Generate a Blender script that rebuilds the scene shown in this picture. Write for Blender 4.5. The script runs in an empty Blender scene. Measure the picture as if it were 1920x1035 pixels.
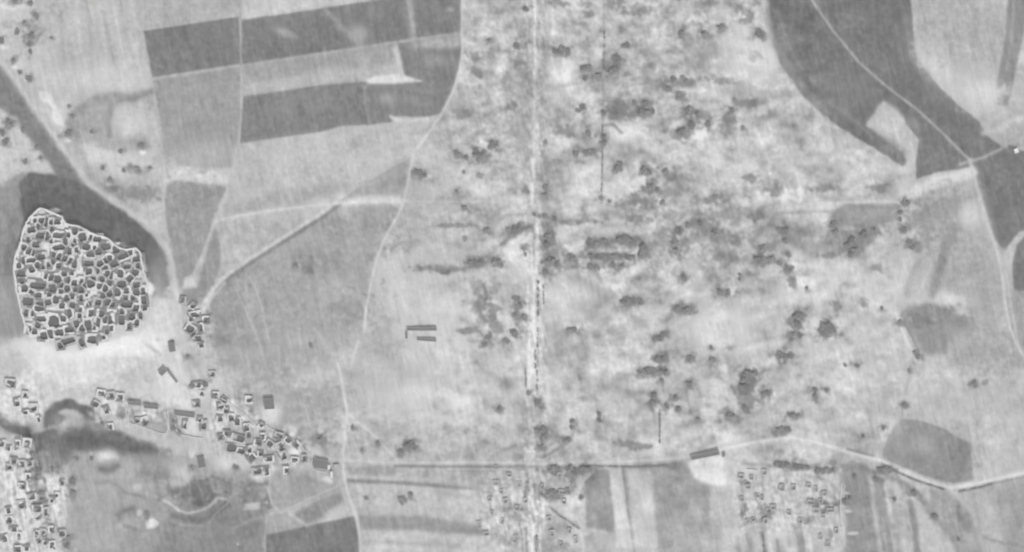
import bpy, math, random
import numpy as np
from math import radians, sin, cos, pi, hypot

C = bpy.context.scene
COL = C.collection
random.seed(7)
RNG = np.random.default_rng(11)

# ------------------------------------------------------------------ camera, sky, sun, exposure
# one metre on the ground per pixel of the 1920 px photograph; straight down from about 4.5 km
W, H = 1920.0, 1035.0
def wx(px): return px - W / 2
def wy(py): return H / 2 - py

cam_d = bpy.data.cameras.new('survey_camera'); cam = bpy.data.objects.new('survey_camera', cam_d); COL.objects.link(cam)
cam_d.sensor_width = 36.0; cam_d.lens = 85.0
cam.location = (0, 0, W * 85.0 / 36.0); cam.rotation_euler = (0, 0, 0)
cam_d.clip_start = 10; cam_d.clip_end = 40000
C.camera = cam

SUN_EL, SUN_AZ = 40.0, 160.0            # sun in the south-south-east
world = bpy.data.worlds.new('World'); C.world = world; world.use_nodes = True
wn, wl = world.node_tree.nodes, world.node_tree.links
bg = wn['Background']
sky = wn.new('ShaderNodeTexSky'); sky.sky_type = 'NISHITA'; sky.sun_disc = False
sky.sun_elevation = radians(SUN_EL); sky.sun_rotation = radians(SUN_AZ)
bw = wn.new('ShaderNodeRGBToBW')        # panchromatic film: no colour
wl.new(sky.outputs[0], bw.inputs[0]); wl.new(bw.outputs[0], bg.inputs[0]); bg.inputs[1].default_value = 0.15
sd = bpy.data.lights.new('sun', 'SUN'); sd.energy = 2.2; sd.angle = radians(0.5); sd.color = (1, 1, 1)
sun = bpy.data.objects.new('sun', sd); COL.objects.link(sun)
sun.rotation_euler = (radians(90 - SUN_EL), 0, radians(180 - SUN_AZ)); sun.location = (300, -800, 900)

C.view_settings.view_transform = 'Standard'; C.view_settings.look = 'None'
C.view_settings.exposure = 0.9; C.view_settings.gamma = 1.0
C.cycles.pixel_filter_type = 'BLACKMAN_HARRIS'; C.cycles.filter_width = 2.2
C.cycles.max_bounces = 4; C.cycles.use_denoising = True

E_FLAT = 1.196                            # radiance of a flat albedo-1 ground under this light (measured)
def lin(v):
    v = np.asarray(v, dtype=np.float64) / 255.0
    return np.where(v <= 0.04045, v / 12.92, ((v + 0.055) / 1.055) ** 2.4)
AIR = 0.0825                             # light scattered by the air itself
def alb(v): return np.maximum(lin(v) - AIR, .02) / E_FLAT

# ------------------------------------------------------------------ ground reflectance map (soil, crops, trodden earth, plus painted sun and shade of slopes)
X0, Y0, NX, NY = -100, -100, 2120, 1235
def fnoise(sx, sy, seed, shear=0.0):
    r = np.random.default_rng(seed); a = r.standard_normal((NY, NX))
    fy = np.fft.fftfreq(NY)[:, None]; fx = np.fft.rfftfreq(NX)[None, :]
    f = np.exp(-2 * pi * pi * ((fx * sx) ** 2 + ((fy + shear * fx) * sy) ** 2) * 0.5)
    a = np.fft.irfft2(np.fft.rfft2(a) * f, s=(NY, NX)); return a / a.std()
def gblur(a, s):
    if s <= 0.2: return a
    n = int(3 * s) + 1; k = np.exp(-np.arange(-n, n + 1) ** 2 / (2 * s * s)); k /= k.sum()
    a = np.apply_along_axis(lambda m: np.convolve(m, k, 'same'), 0, a)
    return np.apply_along_axis(lambda m: np.convolve(m, k, 'same'), 1, a)
N_big = fnoise(28, 22, 1); N_mid = fnoise(9, 7, 2); N_sm = fnoise(3.2, 3.2, 3); N_str = fnoise(1.6, 11, 4, 0.2); N_st2 = fnoise(4, 34, 5, 0.2)

V = np.full((NY, NX), 187.0)
def bbox(xs, ys, pad):
    x0 = max(int(min(xs) - pad) - X0, 0); x1 = min(int(max(xs) + pad) - X0 + 2, NX)
    y0 = max(int(min(ys) - pad) - Y0, 0); y1 = min(int(max(ys) + pad) - Y0 + 2, NY)
    return x0, x1, y0, y1
def grid(b):
    return np.meshgrid(np.arange(b[0], b[1]) + X0 + 0.5, np.arange(b[2], b[3]) + Y0 + 0.5)
def inpoly(pts, gx, gy):
    m = np.zeros(gx.shape, bool); n = len(pts)
    for i in range(n):
        (ax, ay), (bx, by) = pts[i], pts[(i + 1) % n]
        if ay == by: continue
        c = ((ay > gy) != (by > gy)) & (gx < (bx - ax) * (gy - ay) / (by - ay) + ax)
        m ^= c
    return m
def blend(b, w, v, dst=None):
    d = V if dst is None else dst
    s = d[b[2]:b[3], b[0]:b[1]]; s += w * (v - s)
def P(pts, v, blur=1.6, a=1.0, rough=0.0):
    b = bbox([p[0] for p in pts], [p[1] for p in pts], 3 * blur + 8)
    if b[1] <= b[0] or b[3] <= b[2]: return
    gx, gy = grid(b)
    if rough:
        s = (slice(b[2], b[3]), slice(b[0], b[1])); gx = gx + N_mid[s] * rough + N_sm[s] * rough * .5; gy = gy - N_mid[s] * rough * .8 + N_sm[s] * rough * .4
    w = gblur(inpoly(pts, gx, gy).astype(float), blur) * a
    blend(b, w, v)
def segdist(pts, gx, gy):
    d = np.full(gx.shape, 1e9)
    for (ax, ay), (bx, by) in zip(pts[:-1], pts[1:]):
        L = (bx - ax) ** 2 + (by - ay) ** 2 + 1e-9
        t = np.clip(((gx - ax) * (bx - ax) + (gy - ay) * (by - ay)) / L, 0, 1)
        d = np.minimum(d, np.hypot(gx - ax - t * (bx - ax), gy - ay - t * (by - ay)))
    return d
def S(pts, w, v, soft=1.5, a=1.0, rough=0.0, dst=None):
    b = bbox([p[0] for p in pts], [p[1] for p in pts], w / 2 + 3 * soft + 6)
    if b[1] <= b[0] or b[3] <= b[2]: return
    gx, gy = grid(b); d = segdist(pts, gx, gy)
    if rough: d = d + N_mid[b[2]:b[3], b[0]:b[1]] * rough
    blend(b, a / (1 + np.exp((d - w / 2) / (soft * 0.6))), v, dst)
def E(cx, cy, rx, ry, v, rot=0, a=1.0, soft=0.35, rough=0.25, dst=None):
    R = max(rx, ry) * (1 + 3 * soft) + 6; b = bbox([cx], [cy], R)
    if b[1] <= b[0] or b[3] <= b[2]: return
    gx, gy = grid(b); c, s = cos(radians(rot)), sin(radians(rot))
    u = ((gx - cx) * c + (gy - cy) * s) / rx; w = (-(gx - cx) * s + (gy - cy) * c) / ry
    d = np.hypot(u, w) + rough * (N_sm[b[2]:b[3], b[0]:b[1]] * .6 + N_mid[b[2]:b[3], b[0]:b[1]] * .7)
    blend(b, a / (1 + np.exp((d - 1) / (soft * 0.45))), v, dst)

def parse_e(t): return [tuple(float(q) for q in e.split()) for e in t.replace('\n', '').split(',')]
# broad tone of the plain, before the fields
V += N_big * 4
for cx, cy, rx, ry, v, a in [
    (150, 80, 150, 110, 192, .8), (1450, 720, 150, 120, 194, .6), (1560, 620, 90, 130, 198, .6), (850, 720, 140, 90, 198, .7),
    (800, 560, 120, 70, 198, .7), (1250, 650, 90, 120, 192, .6), (1200, 240, 60, 90, 190, .5), (1300, 120, 160, 110, 180, .6),
    (1300, 440, 140, 60, 172, .5), (620, 310, 170, 60, 190, .7), (1530, 250, 70, 100, 196, .6), (1400, 100, 50, 60, 205, .6),
    (930, 130, 60, 130, 183, .6), (860, 220, 80, 50, 184, .6), (1840, 800, 110, 90, 190, .7), (1350, 620, 40, 35, 214, .8),
    (850, 545, 110, 25, 204, .6), (820, 730, 90, 18, 206, .6), (1500, 530, 40, 50, 203, .6), (1600, 540, 70, 25, 206, .6),
    (1420, 100, 35, 35, 213, .8), (1800, 120, 70, 80, 190, .7), (800, 415, 80, 30, 183, .6), (1100, 700, 60, 60, 188, .5),
    (1080, 560, 50, 25, 203, .6), (1160, 420, 40, 12, 203, .5), (1000, 950, 100, 80, 190, .6), (750, 840, 120, 40, 180, .6),
    (560, 760, 70, 80, 174, .8), (470, 700, 60, 50, 178, .6), (600, 700, 30, 14, 196, .6), (1160, 330, 40, 30, 200, .5), (1350, 185, 30, 16, 203, .6),
    (1370, 300, 50, 30, 196, .6), (1060, 130, 20, 30, 214, .8), (1060, 195, 40, 20, 200, .5), (1100, 320, 25, 20, 204, .6), (1340, 310, 20, 14, 206, .6)]:
    E(cx, cy, rx, ry, v + (4 if v > 187 else -4), a=min(a * 1.2, .95), soft=.6, rough=.35)
# scrubland mottling east of the straight road and in the strip west of it
mot = gblur(((np.arange(NX)[None, :] + X0 > 850) & (np.arange(NX)[None, :] + X0 < 1700)).astype(float) * np.ones((NY, 1)), 20) if False else None
xx = np.arange(NX) + X0
side = 1 / (1 + np.exp(-(xx - 860) / 25.0)) * 1 / (1 + np.exp((xx - 1660) / 40.0))
V += side[None, :] * (N_mid * 6.0 + N_big * 4 + N_sm * 2.5 + np.minimum(N_mid, 0) * 4)
V += (1 - side)[None, :] * (N_mid * 2.2)

# --- north-west corner
E(20, 60, 50, 70, 203, soft=.6, a=.8)
P([(60, 0), (265, -10), (285, 150), (200, 180), (130, 200), (80, 120)], 186, 8, .7)
for pts, w, v in [([(160, 0), (178, 150)], 9, 172), ([(128, 80), (145, 150)], 4, 168), ([(195, 25), (212, 110)], 5, 172), ([(208, -10), (236, 130)], 5, 208),
                  ([(222, -10), (246, 100)], 4, 176), ([(256, -10), (268, 90)], 5, 174), ([(145, 0), (152, 100)], 4, 200), ([(185, 0), (195, 90)], 3, 201),
                  ([(112, 10), (122, 130)], 10, 178), ([(96, 50), (104, 140)], 4, 186), ([(250, 70), (262, 140)], 6, 205), ([(275, 60), (283, 130)], 5, 205)]:
    S(pts, w, v, 3, .75)
E(190, 150, 75, 22, 208, a=.8, soft=.6); E(120, 170, 40, 40, 200, a=.6, soft=.7)
S([(128, 232), (150, 205), (180, 186), (215, 180), (250, 185), (282, 172)], 15, 148, 4, .9)
S([(207, 196), (201, 225), (205, 255)], 10, 145, 3, .85)
S([(140, 225), (146, 260), (158, 300), (172, 335)], 16, 158, 4, .8); S([(175, 215), (180, 260), (200, 272), (270, 262)], 16, 170, 5, .7)
E(242, 222, 30, 24, 206, a=.95, soft=.3); S([(170, 195), (205, 184), (250, 186), (284, 172)], 5, 142, 2.5, .8); S([(212, 196), (203, 225), (203, 252)], 5, 140, 2.5, .8); E(268, 268, 14, 14, 160, a=.6, soft=.5)
S([(92, 182), (112, 228), (128, 262)], 11, 222, 3, .9); S([(75, 165), (95, 205), (115, 240)], 4, 170, 2, .6); E(108, 222, 14, 8, 226, rot=55, soft=.4); E(84, 182, 14, 7, 222, rot=55, soft=.4)
P([(138, 208), (172, 186), (212, 178), (252, 182), (216, 196), (206, 222), (203, 250), (208, 266), (245, 258), (286, 262), (286, 284), (200, 286), (166, 304), (150, 282), (138, 235)], 163, 5, .85, 2); E(20, 12, 34, 6, 224, soft=.5); E(8, 88, 9, 6, 228, soft=.4); E(29, 126, 6, 5, 228, soft=.4)
E(58, 58, 12, 30, 163, soft=.6, rough=.5, a=.7); E(80, 25, 22, 8, 172, soft=.6, rough=.5, a=.6); E(40, 45, 25, 10, 170, soft=.6, rough=.6, a=.5); E(267, 286, 8, 5, 226, soft=.4)
E(185, 290, 28, 17, 214, rot=30, soft=.5); E(230, 310, 45, 25, 206, soft=.5); E(290, 255, 12, 40, 196, soft=.5); E(281, 200, 5, 20, 160, a=.5)
P([(310, 312), (435, 312), (430, 345), (330, 345)], 208, 4, .9)
# --- left river band and the slope round the walled town
P([(-100, 20), (0, 118), (20, 148), (60, 203), (100, 262), (142, 318), (165, 350), (110, 335), (98, 312), (76, 285), (58, 262), (28, 222), (0, 202), (-100, 100)], 138, 2.5, 1, 1.2)
P([(-60, 205), (0, 212), (30, 232), (60, 268), (85, 300), (100, 322), (50, 325), (0, 345), (-60, 360)], 201, 2.5, 1, 1.5)
P([(-60, 365), (0, 352), (28, 328), (50, 322), (75, 560), (40, 640), (0, 660), (-60, 660)], 152, 4, 1, 1)
S([(-20, 517), (30, 513)], 4, 128, 2, .8); E(15, 570, 30, 40, 165, soft=.6); E(8, 470, 30, 30, 145, soft=.6)
P([(35, 345), (55, 322), (110, 328), (165, 348), (200, 374), (255, 412), (293, 447), (308, 480), (316, 530), (288, 560), (276, 520), (240, 500), (60, 500), (38, 470), (52, 430), (42, 390)], 117, 2.0, 1, 1)  # slope grass, darkened further to carry the shade of the north side
E(300, 520, 16, 40, 150, soft=.5); E(295, 580, 15, 40, 175, soft=.6)
# --- bare ground south of the town
P([(45, 640), (90, 655), (150, 650), (270, 620), (295, 560), (330, 560), (350, 690), (380, 740), (360, 770), (250, 750), (150, 765), (90, 760), (70, 795), (0, 790), (-60, 800), (-60, 655)], 208, 6, 1, 2)
E(200, 645, 80, 16, 226, soft=.5); E(30, 650, 30, 20, 218, soft=.6); E(60, 700, 30, 15, 222, soft=.6); E(315, 708, 22, 22, 228, soft=.45); E(335, 745, 30, 20, 224, soft=.5)  # first ellipse paints the sunlit south slope brighter
E(240, 700, 40, 20, 195, soft=.6); E(110, 735, 50, 25, 200, soft=.6); E(25, 690, 30, 20, 196, soft=.5); E(300, 610, 20, 30, 205, soft=.5)
S([(270, 640), (287, 655), (300, 663)], 6, 172, 2, .8); E(296, 637, 4, 4, 175); S([(300, 655), (330, 685)], 4, 218, 2, .7); E(345, 668, 5, 8, 172); E(225, 672, 30, 4, 196, a=.6)
S([(150, 700), (230, 680), (300, 665)], 3, 190, 2, .5); S([(100, 690), (200, 715), (280, 690)], 3, 194, 2, .5)
# --- light and mid fields west of the plain track
P([(268, -10), (449, -10), (449, 30), (269, 56)], 178, 2); P([(452, -10), (790, -10), (620, 14), (560, 20), (452, 36)], 197, 3)
P([(287, 148), (452, 124), (455, 180), (447, 265), (436, 314), (380, 316), (332, 308), (306, 280)], 163, 2.5); P([(290, 150), (452, 126), (453, 175), (330, 200), (300, 230)], 157, 10, .8)
E(380, 290, 60, 25, 178, soft=.6); E(415, 150, 20, 20, 160, soft=.7)
P([(452, 123), (600, 100), (740, 78), (752, 140), (700, 150), (600, 160), (455, 182)], 166, 2.5); P([(455, 160), (600, 130), (752, 122), (752, 142), (600, 162), (455, 184)], 190, 6, .8)
P([(745, 78), (866, 60), (864, 120), (850, 165), (828, 213), (800, 219), (735, 218), (738, 229), (690, 234), (640, 236), (610, 246), (530, 257), (450, 269), (455, 181), (600, 160), (690, 152), (760, 152), (750, 110)], 137, 1.5)
P([(452, 38), (560, 22), (620, 13), (770, -10), (867, -10), (867, 60), (740, 78), (600, 100), (452, 122)], 132, 1.6)
P([(268, 58), (448, 31), (452, 119), (285, 146)], 132, 1.2)
for e in [(530, 60, 20, 7, 20, 172, .95), (500, 35, 16, 4, 30, 150, .6), (845, 18, 6, 4, 0, 168, .8), (815, 112, 18, 10, 0, 166, .7), (725, 185, 14, 9, 10, 170, .8), (785, 190, 24, 8, 10, 158, .7),
          (594, 197, 9, 15, 0, 147, .7), (520, 212, 24, 12, 0, 145, .7), (672, 66, 15, 18, -25, 176, .95), (698, 15, 6, 18, 0, 148, .6), (740, 160, 30, 4, 0, 150, .5), (850, 112, 12, 8, 0, 152, .6)]:
    E(e[0], e[1], e[2], e[3], e[5], rot=e[4], a=e[6], soft=.6)
S([(610, 18), (640, 50), (665, 72), (680, 92)], 9, 166, 4, .9); S([(766, -10), (772, 40), (776, 85)], 12, 178, 4, .95)
S([(285, 148), (452, 123), (620, 97), (760, 77), (866, 62)], 4, 180, 2, .9); P([(780, 76), (866, 62), (864, 88), (790, 92)], 181, 4, .9)
P([(685, 150), (700, 143), (742, 138), (756, 140), (792, 152), (740, 157), (690, 157)], 222, 2); S([(742, 92), (748, 118), (752, 140)], 9, 206, 3, .9); S([(770, 151), (790, 152)], 2, 205, 1.5)
S([(690, 155), (683, 168), (686, 200), (693, 230)], 3, 172, 1.5, .8); S([(733, 218), (738, 224), (770, 226), (800, 223)], 6, 206, 2)
S([(268, 55), (277, 105), (285, 148), (300, 240), (307, 300)], 3, 186, 1.5, .6)
P([(438, 272), (770, 232), (770, 288), (640, 370), (432, 372)], 190, 6, .7); P([(430, 385), (520, 360), (640, 340), (660, 352), (560, 382), (430, 404)], 168, 5, .8)
E(560, 330, 60, 10, 184, soft=.6); E(690, 268, 50, 9, 182, soft=.6)
P([(640, 372), (700, 332), (772, 292), (765, 335), (755, 368), (700, 368)], 168, 5); P([(740, 305), (768, 297), (757, 360), (735, 355)], 155, 7, .7)
# triangle between the tracks east of the town
P([(308, 348), (330, 338), (424, 350), (405, 400), (388, 455), (362, 512), (350, 530), (332, 545), (323, 470), (308, 425)], 158, 2.5, 1, .6)
P([(402, 425), (412, 440), (414, 500), (400, 535), (378, 570), (366, 560), (380, 500)], 154, 2.5); E(350, 380, 30, 35, 152, soft=.6, a=.6)
for px in (345, 362, 378): S([(px, 440), (px + 12, 510)], 2, 178, 1.5, .5)
P([(342, 542), (370, 540), (371, 568), (345, 565)], 158, 1.5); P([(346, 520), (360, 516), (370, 538), (344, 541)], 205, 2)
P([(265, 388), (303, 385), (312, 425), (300, 420)], 192, 2.5); E(255, 364, 42, 13, 150, a=.9, soft=.45); E(207, 353, 16, 5, 145, soft=.5); E(185, 347, 12, 4, 160)
# grey land south-east of the dry canal
P([(395, 560), (430, 520), (520, 458), (600, 405), (645, 390), (750, 384), (745, 405), (718, 455), (700, 500), (688, 590), (675, 640), (600, 680), (500, 690), (420, 680), (385, 640), (385, 590)], 168, 9)
for e in [(640, 540, 45, 18, 25, 190, .8), (600, 565, 25, 18, 0, 186, .6), (660, 585, 34, 22, 0, 153, .7), (590, 500, 35, 24, 0, 157, .7), (570, 480, 12, 18, 0, 150, .6), (650, 425, 40, 12, 0, 160, .7), (495, 560, 16, 45, 0, 158, .7),
          (435, 580, 26, 40, 0, 156, .8), (425, 640, 30, 20, 0, 162, .7), (640, 482, 70, 7, -3, 158, .6), (560, 595, 10, 40, 0, 160, .5), (730, 467, 18, 6, 0, 140, .9), (760, 455, 25, 12, 0, 160, .6), (720, 610, 14, 45, 0, 172, .5),
          (545, 640, 25, 18, 0, 186, .7), (600, 640, 30, 15, 0, 182, .6), (460, 665, 22, 9, 0, 182, .6), (440, 545, 12, 20, 0, 155, .6), (520, 455, 20, 10, 0, 170, .5), (560, 450, 28, 18, 0, 178, .6), (700, 655, 30, 10, 0, 172, .6)]:
    E(e[0], e[1], e[2], e[3], e[5], rot=e[4], a=e[6], soft=.7, rough=.4)
for pts in [[(432, 515), (455, 570), (480, 625), (500, 690)], [(468, 518), (490, 570), (505, 640)], [(560, 590), (563, 665)], [(590, 615), (618, 655), (640, 690)], [(520, 640), (525, 690)]]:
    S(pts, 2.2, 192, 1.5, .7)
# --- left half, south part
P([(-60, 825), (40, 815), (135, 880), (128, 1035), (125, 1200), (-60, 1200)], 212, 6, 1, 3)
P([(135, 850), (300, 845), (420, 870), (500, 880), (500, 1200), (130, 1200), (125, 900)], 165, 8)
P([(330, 950), (500, 940), (498, 1200), (280, 1200), (290, 1005)], 144, 12); E(170, 960, 40, 60, 180, soft=.8, a=.7); E(250, 920, 50, 20, 184, soft=.7, a=.7)
S([(0, 786), (15, 797), (45, 809), (75, 820), (110, 815)], 19, 112, 3, 1, 2); S([(92, 798), (92, 776), (105, 763), (125, 758), (150, 765), (178, 781)], 20, 116, 2.5, 1, 1.5)
E(105, 785, 14, 16, 135, a=.8); P([(62, 820), (110, 802), (130, 800), (190, 800), (250, 815), (305, 838), (300, 855), (240, 850), (190, 838), (140, 850), (118, 880), (80, 880), (60, 850)], 124, 5, 1, 3)  # dark earth that also carries painted shade of the north-facing slope
E(90, 855, 22, 24, 150, soft=.6); E(100, 875, 22, 12, 155, soft=.6); E(160, 818, 40, 12, 114, soft=.6); E(250, 834, 45, 10, 116, soft=.6); E(120, 800, 6, 18, 180, rot=30, a=.6)
E(200, 856, 20, 13, 203, soft=.4); S([(190, 880), (200, 886), (212, 883), (222, 874)], 10, 124, 2.5); E(225, 890, 40, 14, 186, soft=.7, a=.7); E(275, 885, 16, 12, 145, soft=.6); E(305, 880, 16, 28, 140, soft=.6)  # dark arc paints the shaded inner wall of the pit
S([(300, 845), (293, 870), (285, 895)], 3, 178, 1.5, .6); E(258, 912, 9, 7, 205, soft=.5); E(365, 918, 48, 27, 126, soft=.3); E(405, 905, 22, 8, 140); E(330, 905, 20, 8, 185, soft=.5); E(350, 893, 10, 12, 200, a=.7, soft=.5)
S([(308, 938), (322, 945), (335, 957), (352, 963), (375, 958), (392, 950), (408, 934), (425, 936)], 4, 206, 2); S([(325, 966), (345, 974), (375, 976), (400, 966), (425, 945)], 10, 124, 3)  # lit rim and shaded inner wall of the bowl, painted in
S([(355, 905), (356, 960)], 2, 160, 1, .6); S([(440, 893), (437, 925), (425, 945), (405, 962), (392, 980)], 2.5, 182, 1.5, .8); S([(292, 930), (310, 938)], 4, 190)
S([(225, 973), (222, 965), (232, 958), (250, 952), (258, 962)], 7, 140, 3); E(285, 983, 9, 13, 226, rot=25, soft=.3); E(277, 965, 5, 8, 140); E(262, 960, 4, 5, 200); S([(228, 982), (238, 997)], 3, 190, 1.5, .7)
E(265, 985, 10, 10, 150, a=.6); S([(272, 987), (235, 998)], 3, 150, 1.5, .5); E(470, 930, 20, 30, 142, soft=.6); E(480, 905, 22, 8, 135, soft=.4); E(475, 950, 20, 6, 196, soft=.4); E(500, 940, 10, 12, 132, soft=.4); E(445, 975, 40, 6, 140, soft=.6)
S([(460, 946), (500, 942)], 3, 205, 1.5, .8); E(446, 1020, 3, 3, 205); S([(430, 900), (432, 925)], 8, 140, 2, .7)
for pts, w, v in [([(300, 885), (315, 900), (318, 925), (300, 935)], 6, 140), ([(235, 985), (270, 995), (300, 990)], 5, 142), ([(330, 985), (400, 992), (450, 980)], 6, 138), ([(455, 905), (462, 925), (455, 950)], 6, 132), ([(480, 925), (492, 940), (488, 960)], 6, 136),
                  ([(215, 905), (240, 925), (270, 930)], 5, 150), ([(320, 975), (345, 985), (380, 987)], 2.5, 178), ([(440, 990), (470, 975), (497, 970)], 3, 176), ([(150, 890), (170, 905), (215, 900)], 6, 158), ([(60, 812), (100, 800), (128, 808)], 3, 175), ([(180, 790), (230, 805), (290, 828)], 3, 185)]:
    S(pts, w, v, 2.5, .8, .8)
E(283, 772, 24, 3.5, 224, rot=5, soft=.3); E(347, 788, 20, 7, 220, rot=8, soft=.4); S([(240, 762), (240, 792)], 2.5, 212, 1.5)
# compounds belt
P([(170, 745), (250, 750), (390, 775), (400, 830), (500, 870), (580, 885), (500, 890), (380, 860), (300, 835), (230, 810), (180, 780)], 190, 4, 1, 2)
S([(170, 775), (215, 800), (260, 815), (330, 832), (400, 850), (470, 872), (510, 882)], 7, 192, 3, .8); P([(242, 765), (306, 775), (312, 812), (268, 797), (240, 790)], 172, 2); P([(256, 773), (280, 768), (300, 775), (302, 790), (270, 782)], 205, 3)
P([(312, 772), (328, 775), (338, 812), (318, 808)], 155, 2); P([(330, 782), (368, 786), (376, 815), (345, 812)], 212, 3); P([(215, 765), (235, 762), (235, 785), (218, 785)], 158, 2)
E(200, 753, 8, 7, 226, soft=.4); E(213, 762, 6, 12, 226, soft=.4); E(235, 758, 5, 5, 222, soft=.4); E(355, 740, 25, 12, 216, soft=.5); E(185, 800, 16, 8, 150, soft=.6); E(200, 795, 5, 8, 195, a=.7)
P([(395, 735), (410, 735), (485, 790), (480, 880), (430, 865), (395, 800)], 195, 4, 1, 2); E(425, 870, 25, 12, 212, soft=.6); E(415, 830, 16, 16, 200, soft=.6)
P([(405, 742), (450, 770), (478, 795), (470, 835), (440, 830), (420, 800), (402, 770)], 182, 3); S([(403, 758), (414, 775), (424, 790)], 6, 226, 2); S([(428, 765), (445, 776), (458, 786), (474, 800)], 5, 228, 2); S([(430, 824), (445, 832), (458, 835)], 4, 224, 1.8); E(398, 725, 16, 20, 206, soft=.6); E(400, 815, 14, 22, 200, soft=.6); S([(486, 806), (497, 812), (506, 820)], 4, 222, 1.8); E(492, 842, 10, 4, 220, rot=20)
E(18, 765, 14, 25, 214, soft=.6); E(60, 740, 20, 14, 204, soft=.6); E(330, 870, 40, 12, 180, soft=.7); E(340, 885, 16, 10, 200, soft=.6); E(360, 852, 5, 9, 215)
P([(480, 795), (540, 825), (580, 855), (575, 872), (520, 872), (478, 850)], 186, 4, 1, 2); E(555, 848, 10, 7, 228, soft=.35); E(512, 888, 7, 9, 222, soft=.5); E(483, 895, 14, 8, 210, soft=.5); E(505, 775, 16, 18, 215, soft=.5)
E(610, 903, 12, 9, 226, soft=.4); P([(508, 885), (545, 878), (600, 898), (630, 913), (600, 926), (545, 955), (528, 962), (510, 945), (503, 918)], 171, 3); P([(545, 970), (560, 957), (600, 937), (640, 922), (645, 940), (620, 955), (580, 982)], 152, 3)
P([(500, 970), (530, 958), (580, 985), (497, 1003)], 168, 3); P([(585, 985), (650, 950), (668, 966), (590, 985)], 190, 2.5); P([(497, 1003), (580, 985), (667, 967), (676, 1000), (682, 1100), (497, 1100)], 131, 1.5)
S([(510, 888), (503, 918), (510, 945), (527, 962), (545, 952), (600, 925), (632, 912)], 2.5, 200, 1.5, .9); S([(497, 1060), (497, 1003), (500, 965), (530, 958)], 2.5, 186, 1.5, .9); S([(545, 965), (575, 985)], 5, 200, 2.5)
# strip fields south of the east-west road
P([(648, 886), (690, 868), (745, 876), (740, 893), (650, 892)], 165, 3); P([(650, 895), (900, 915), (940, 940), (900, 985), (670, 965)], 192, 5, .8)
P([(670, 968), (780, 968), (880, 982), (905, 990), (905, 1003), (780, 995), (678, 992)], 157, 3.5); P([(680, 996), (900, 1005), (900, 1012), (682, 1010)], 200, 3, .7)
S([(684, 1014), (750, 1018), (860, 1022)], 6, 168, 3, .7); S([(684, 1026), (880, 1033)], 3, 203, 2, .6); S([(650, 901), (745, 905), (820, 911), (885, 915)], 7, 143, 2, .95); S([(650, 892), (740, 897), (860, 903)], 4, 196, 2, .6)
S([(800, 920), (900, 935)], 6, 176, 3, .6); E(760, 930, 30, 12, 182, soft=.6, a=.6); E(900, 885, 35, 6, 172, soft=.6); E(905, 905, 40, 10, 178, soft=.6)
# straight road corridor
S([(1003, -50), (1003, 1100)], 40, 192, 14, .6)
for pts, w, v, s, a in [
    ([(1002, -50), (1003, 60), (1002, 150)], 6, 225, 2.5, .95), ([(1036, -30), (1037, 62)], 4, 224, 2, .95), ([(1001, 150), (1001, 250)], 4, 186, 2, .7), ([(1001, 250), (1000, 340), (996, 372), (1001, 400), (1007, 425)], 7, 218, 2.5, .95),
    ([(975, 20), (975, 150)], 5, 175, 4, .6), ([(1008, 415), (1009, 470), (1013, 520), (1016, 560)], 9, 225, 2.5, .95), ([(1000, 405), (999, 470), (997, 520)], 5, 215, 2, .95), ([(1000, 420), (1001, 505)], 2.2, 158, 1.2, .8),
    ([(994, 505), (1006, 520)], 14, 226, 3, .95), ([(990, 520), (989, 580), (993, 640), (990, 700)], 3, 217, 1.5, .95), ([(1000, 520), (1001, 610), (1004, 640)], 7, 225, 2.5, .95), ([(1016, 520), (1017, 620), (1014, 700)], 4, 212, 2, .95),
    ([(1000, 610), (1008, 612)], 14, 224, 4, .95), ([(992, 650), (994, 700), (995, 728)], 9, 224, 3, .95), ([(1013, 650), (1013, 720)], 3, 215, 1.5, .95), ([(1025, 690), (1026, 740), (1030, 765)], 6, 224, 3, .95),
    ([(990, 740), (992, 800), (995, 868)], 5, 211, 2, .95), ([(1002, 740), (1002, 868)], 3, 208, 2, .95), ([(996, 820), (997, 868)], 8, 219, 3, .95), ([(987, 770), (990, 830)], 15, 160, 5, .6), ([(985, 690), (986, 725)], 2.5, 155, 1.2, .8),
    ([(1008, 650), (1007, 740)], 3, 158, 1.5, .6), ([(985, 130), (983, 250)], 24, 160, 6, .8), ([(1018, 80), (1020, 220)], 17, 162, 5, .8), ([(1031, 400), (1028, 500)], 24, 155, 6, .65), ([(1022, 290), (1023, 390)], 12, 158, 4, .7),
    ([(985, 250), (985, 345)], 12, 168, 4, .6), ([(992, 872), (995, 905), (1000, 940)], 3.5, 215, 1.5, .95), ([(1017, 875), (1018, 940), (1020, 990)], 4, 215, 2, .95), ([(1006, 880), (1004, 950)], 9, 165, 2.5, .7),
    ([(998, 985), (997, 1100)], 12, 226, 3, .95), ([(978, 985), (984, 1100)], 3, 220, 1.5, .95), ([(1012, 985), (1013, 1100)], 4, 222, 1.5, .95), ([(1020, 940), (1090, 1000), (1095, 1035)], 3, 217, 1.5, .95),
    ([(978, 990), (980, 1035)], 2.2, 140, 1, .9), ([(986, 1000), (988, 1040)], 2.5, 140, 1, .9), ([(1030, 950), (1050, 967), (1085, 990)], 4.5, 148, 1.5, .9)]:
    S(pts, w, v, s, a)
P([(946, 472), (960, 448), (985, 428), (995, 440), (997, 505), (985, 520), (962, 505)], 214, 3, .95, 1); E(975, 508, 22, 12, 212, soft=.6, a=.8)
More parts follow.
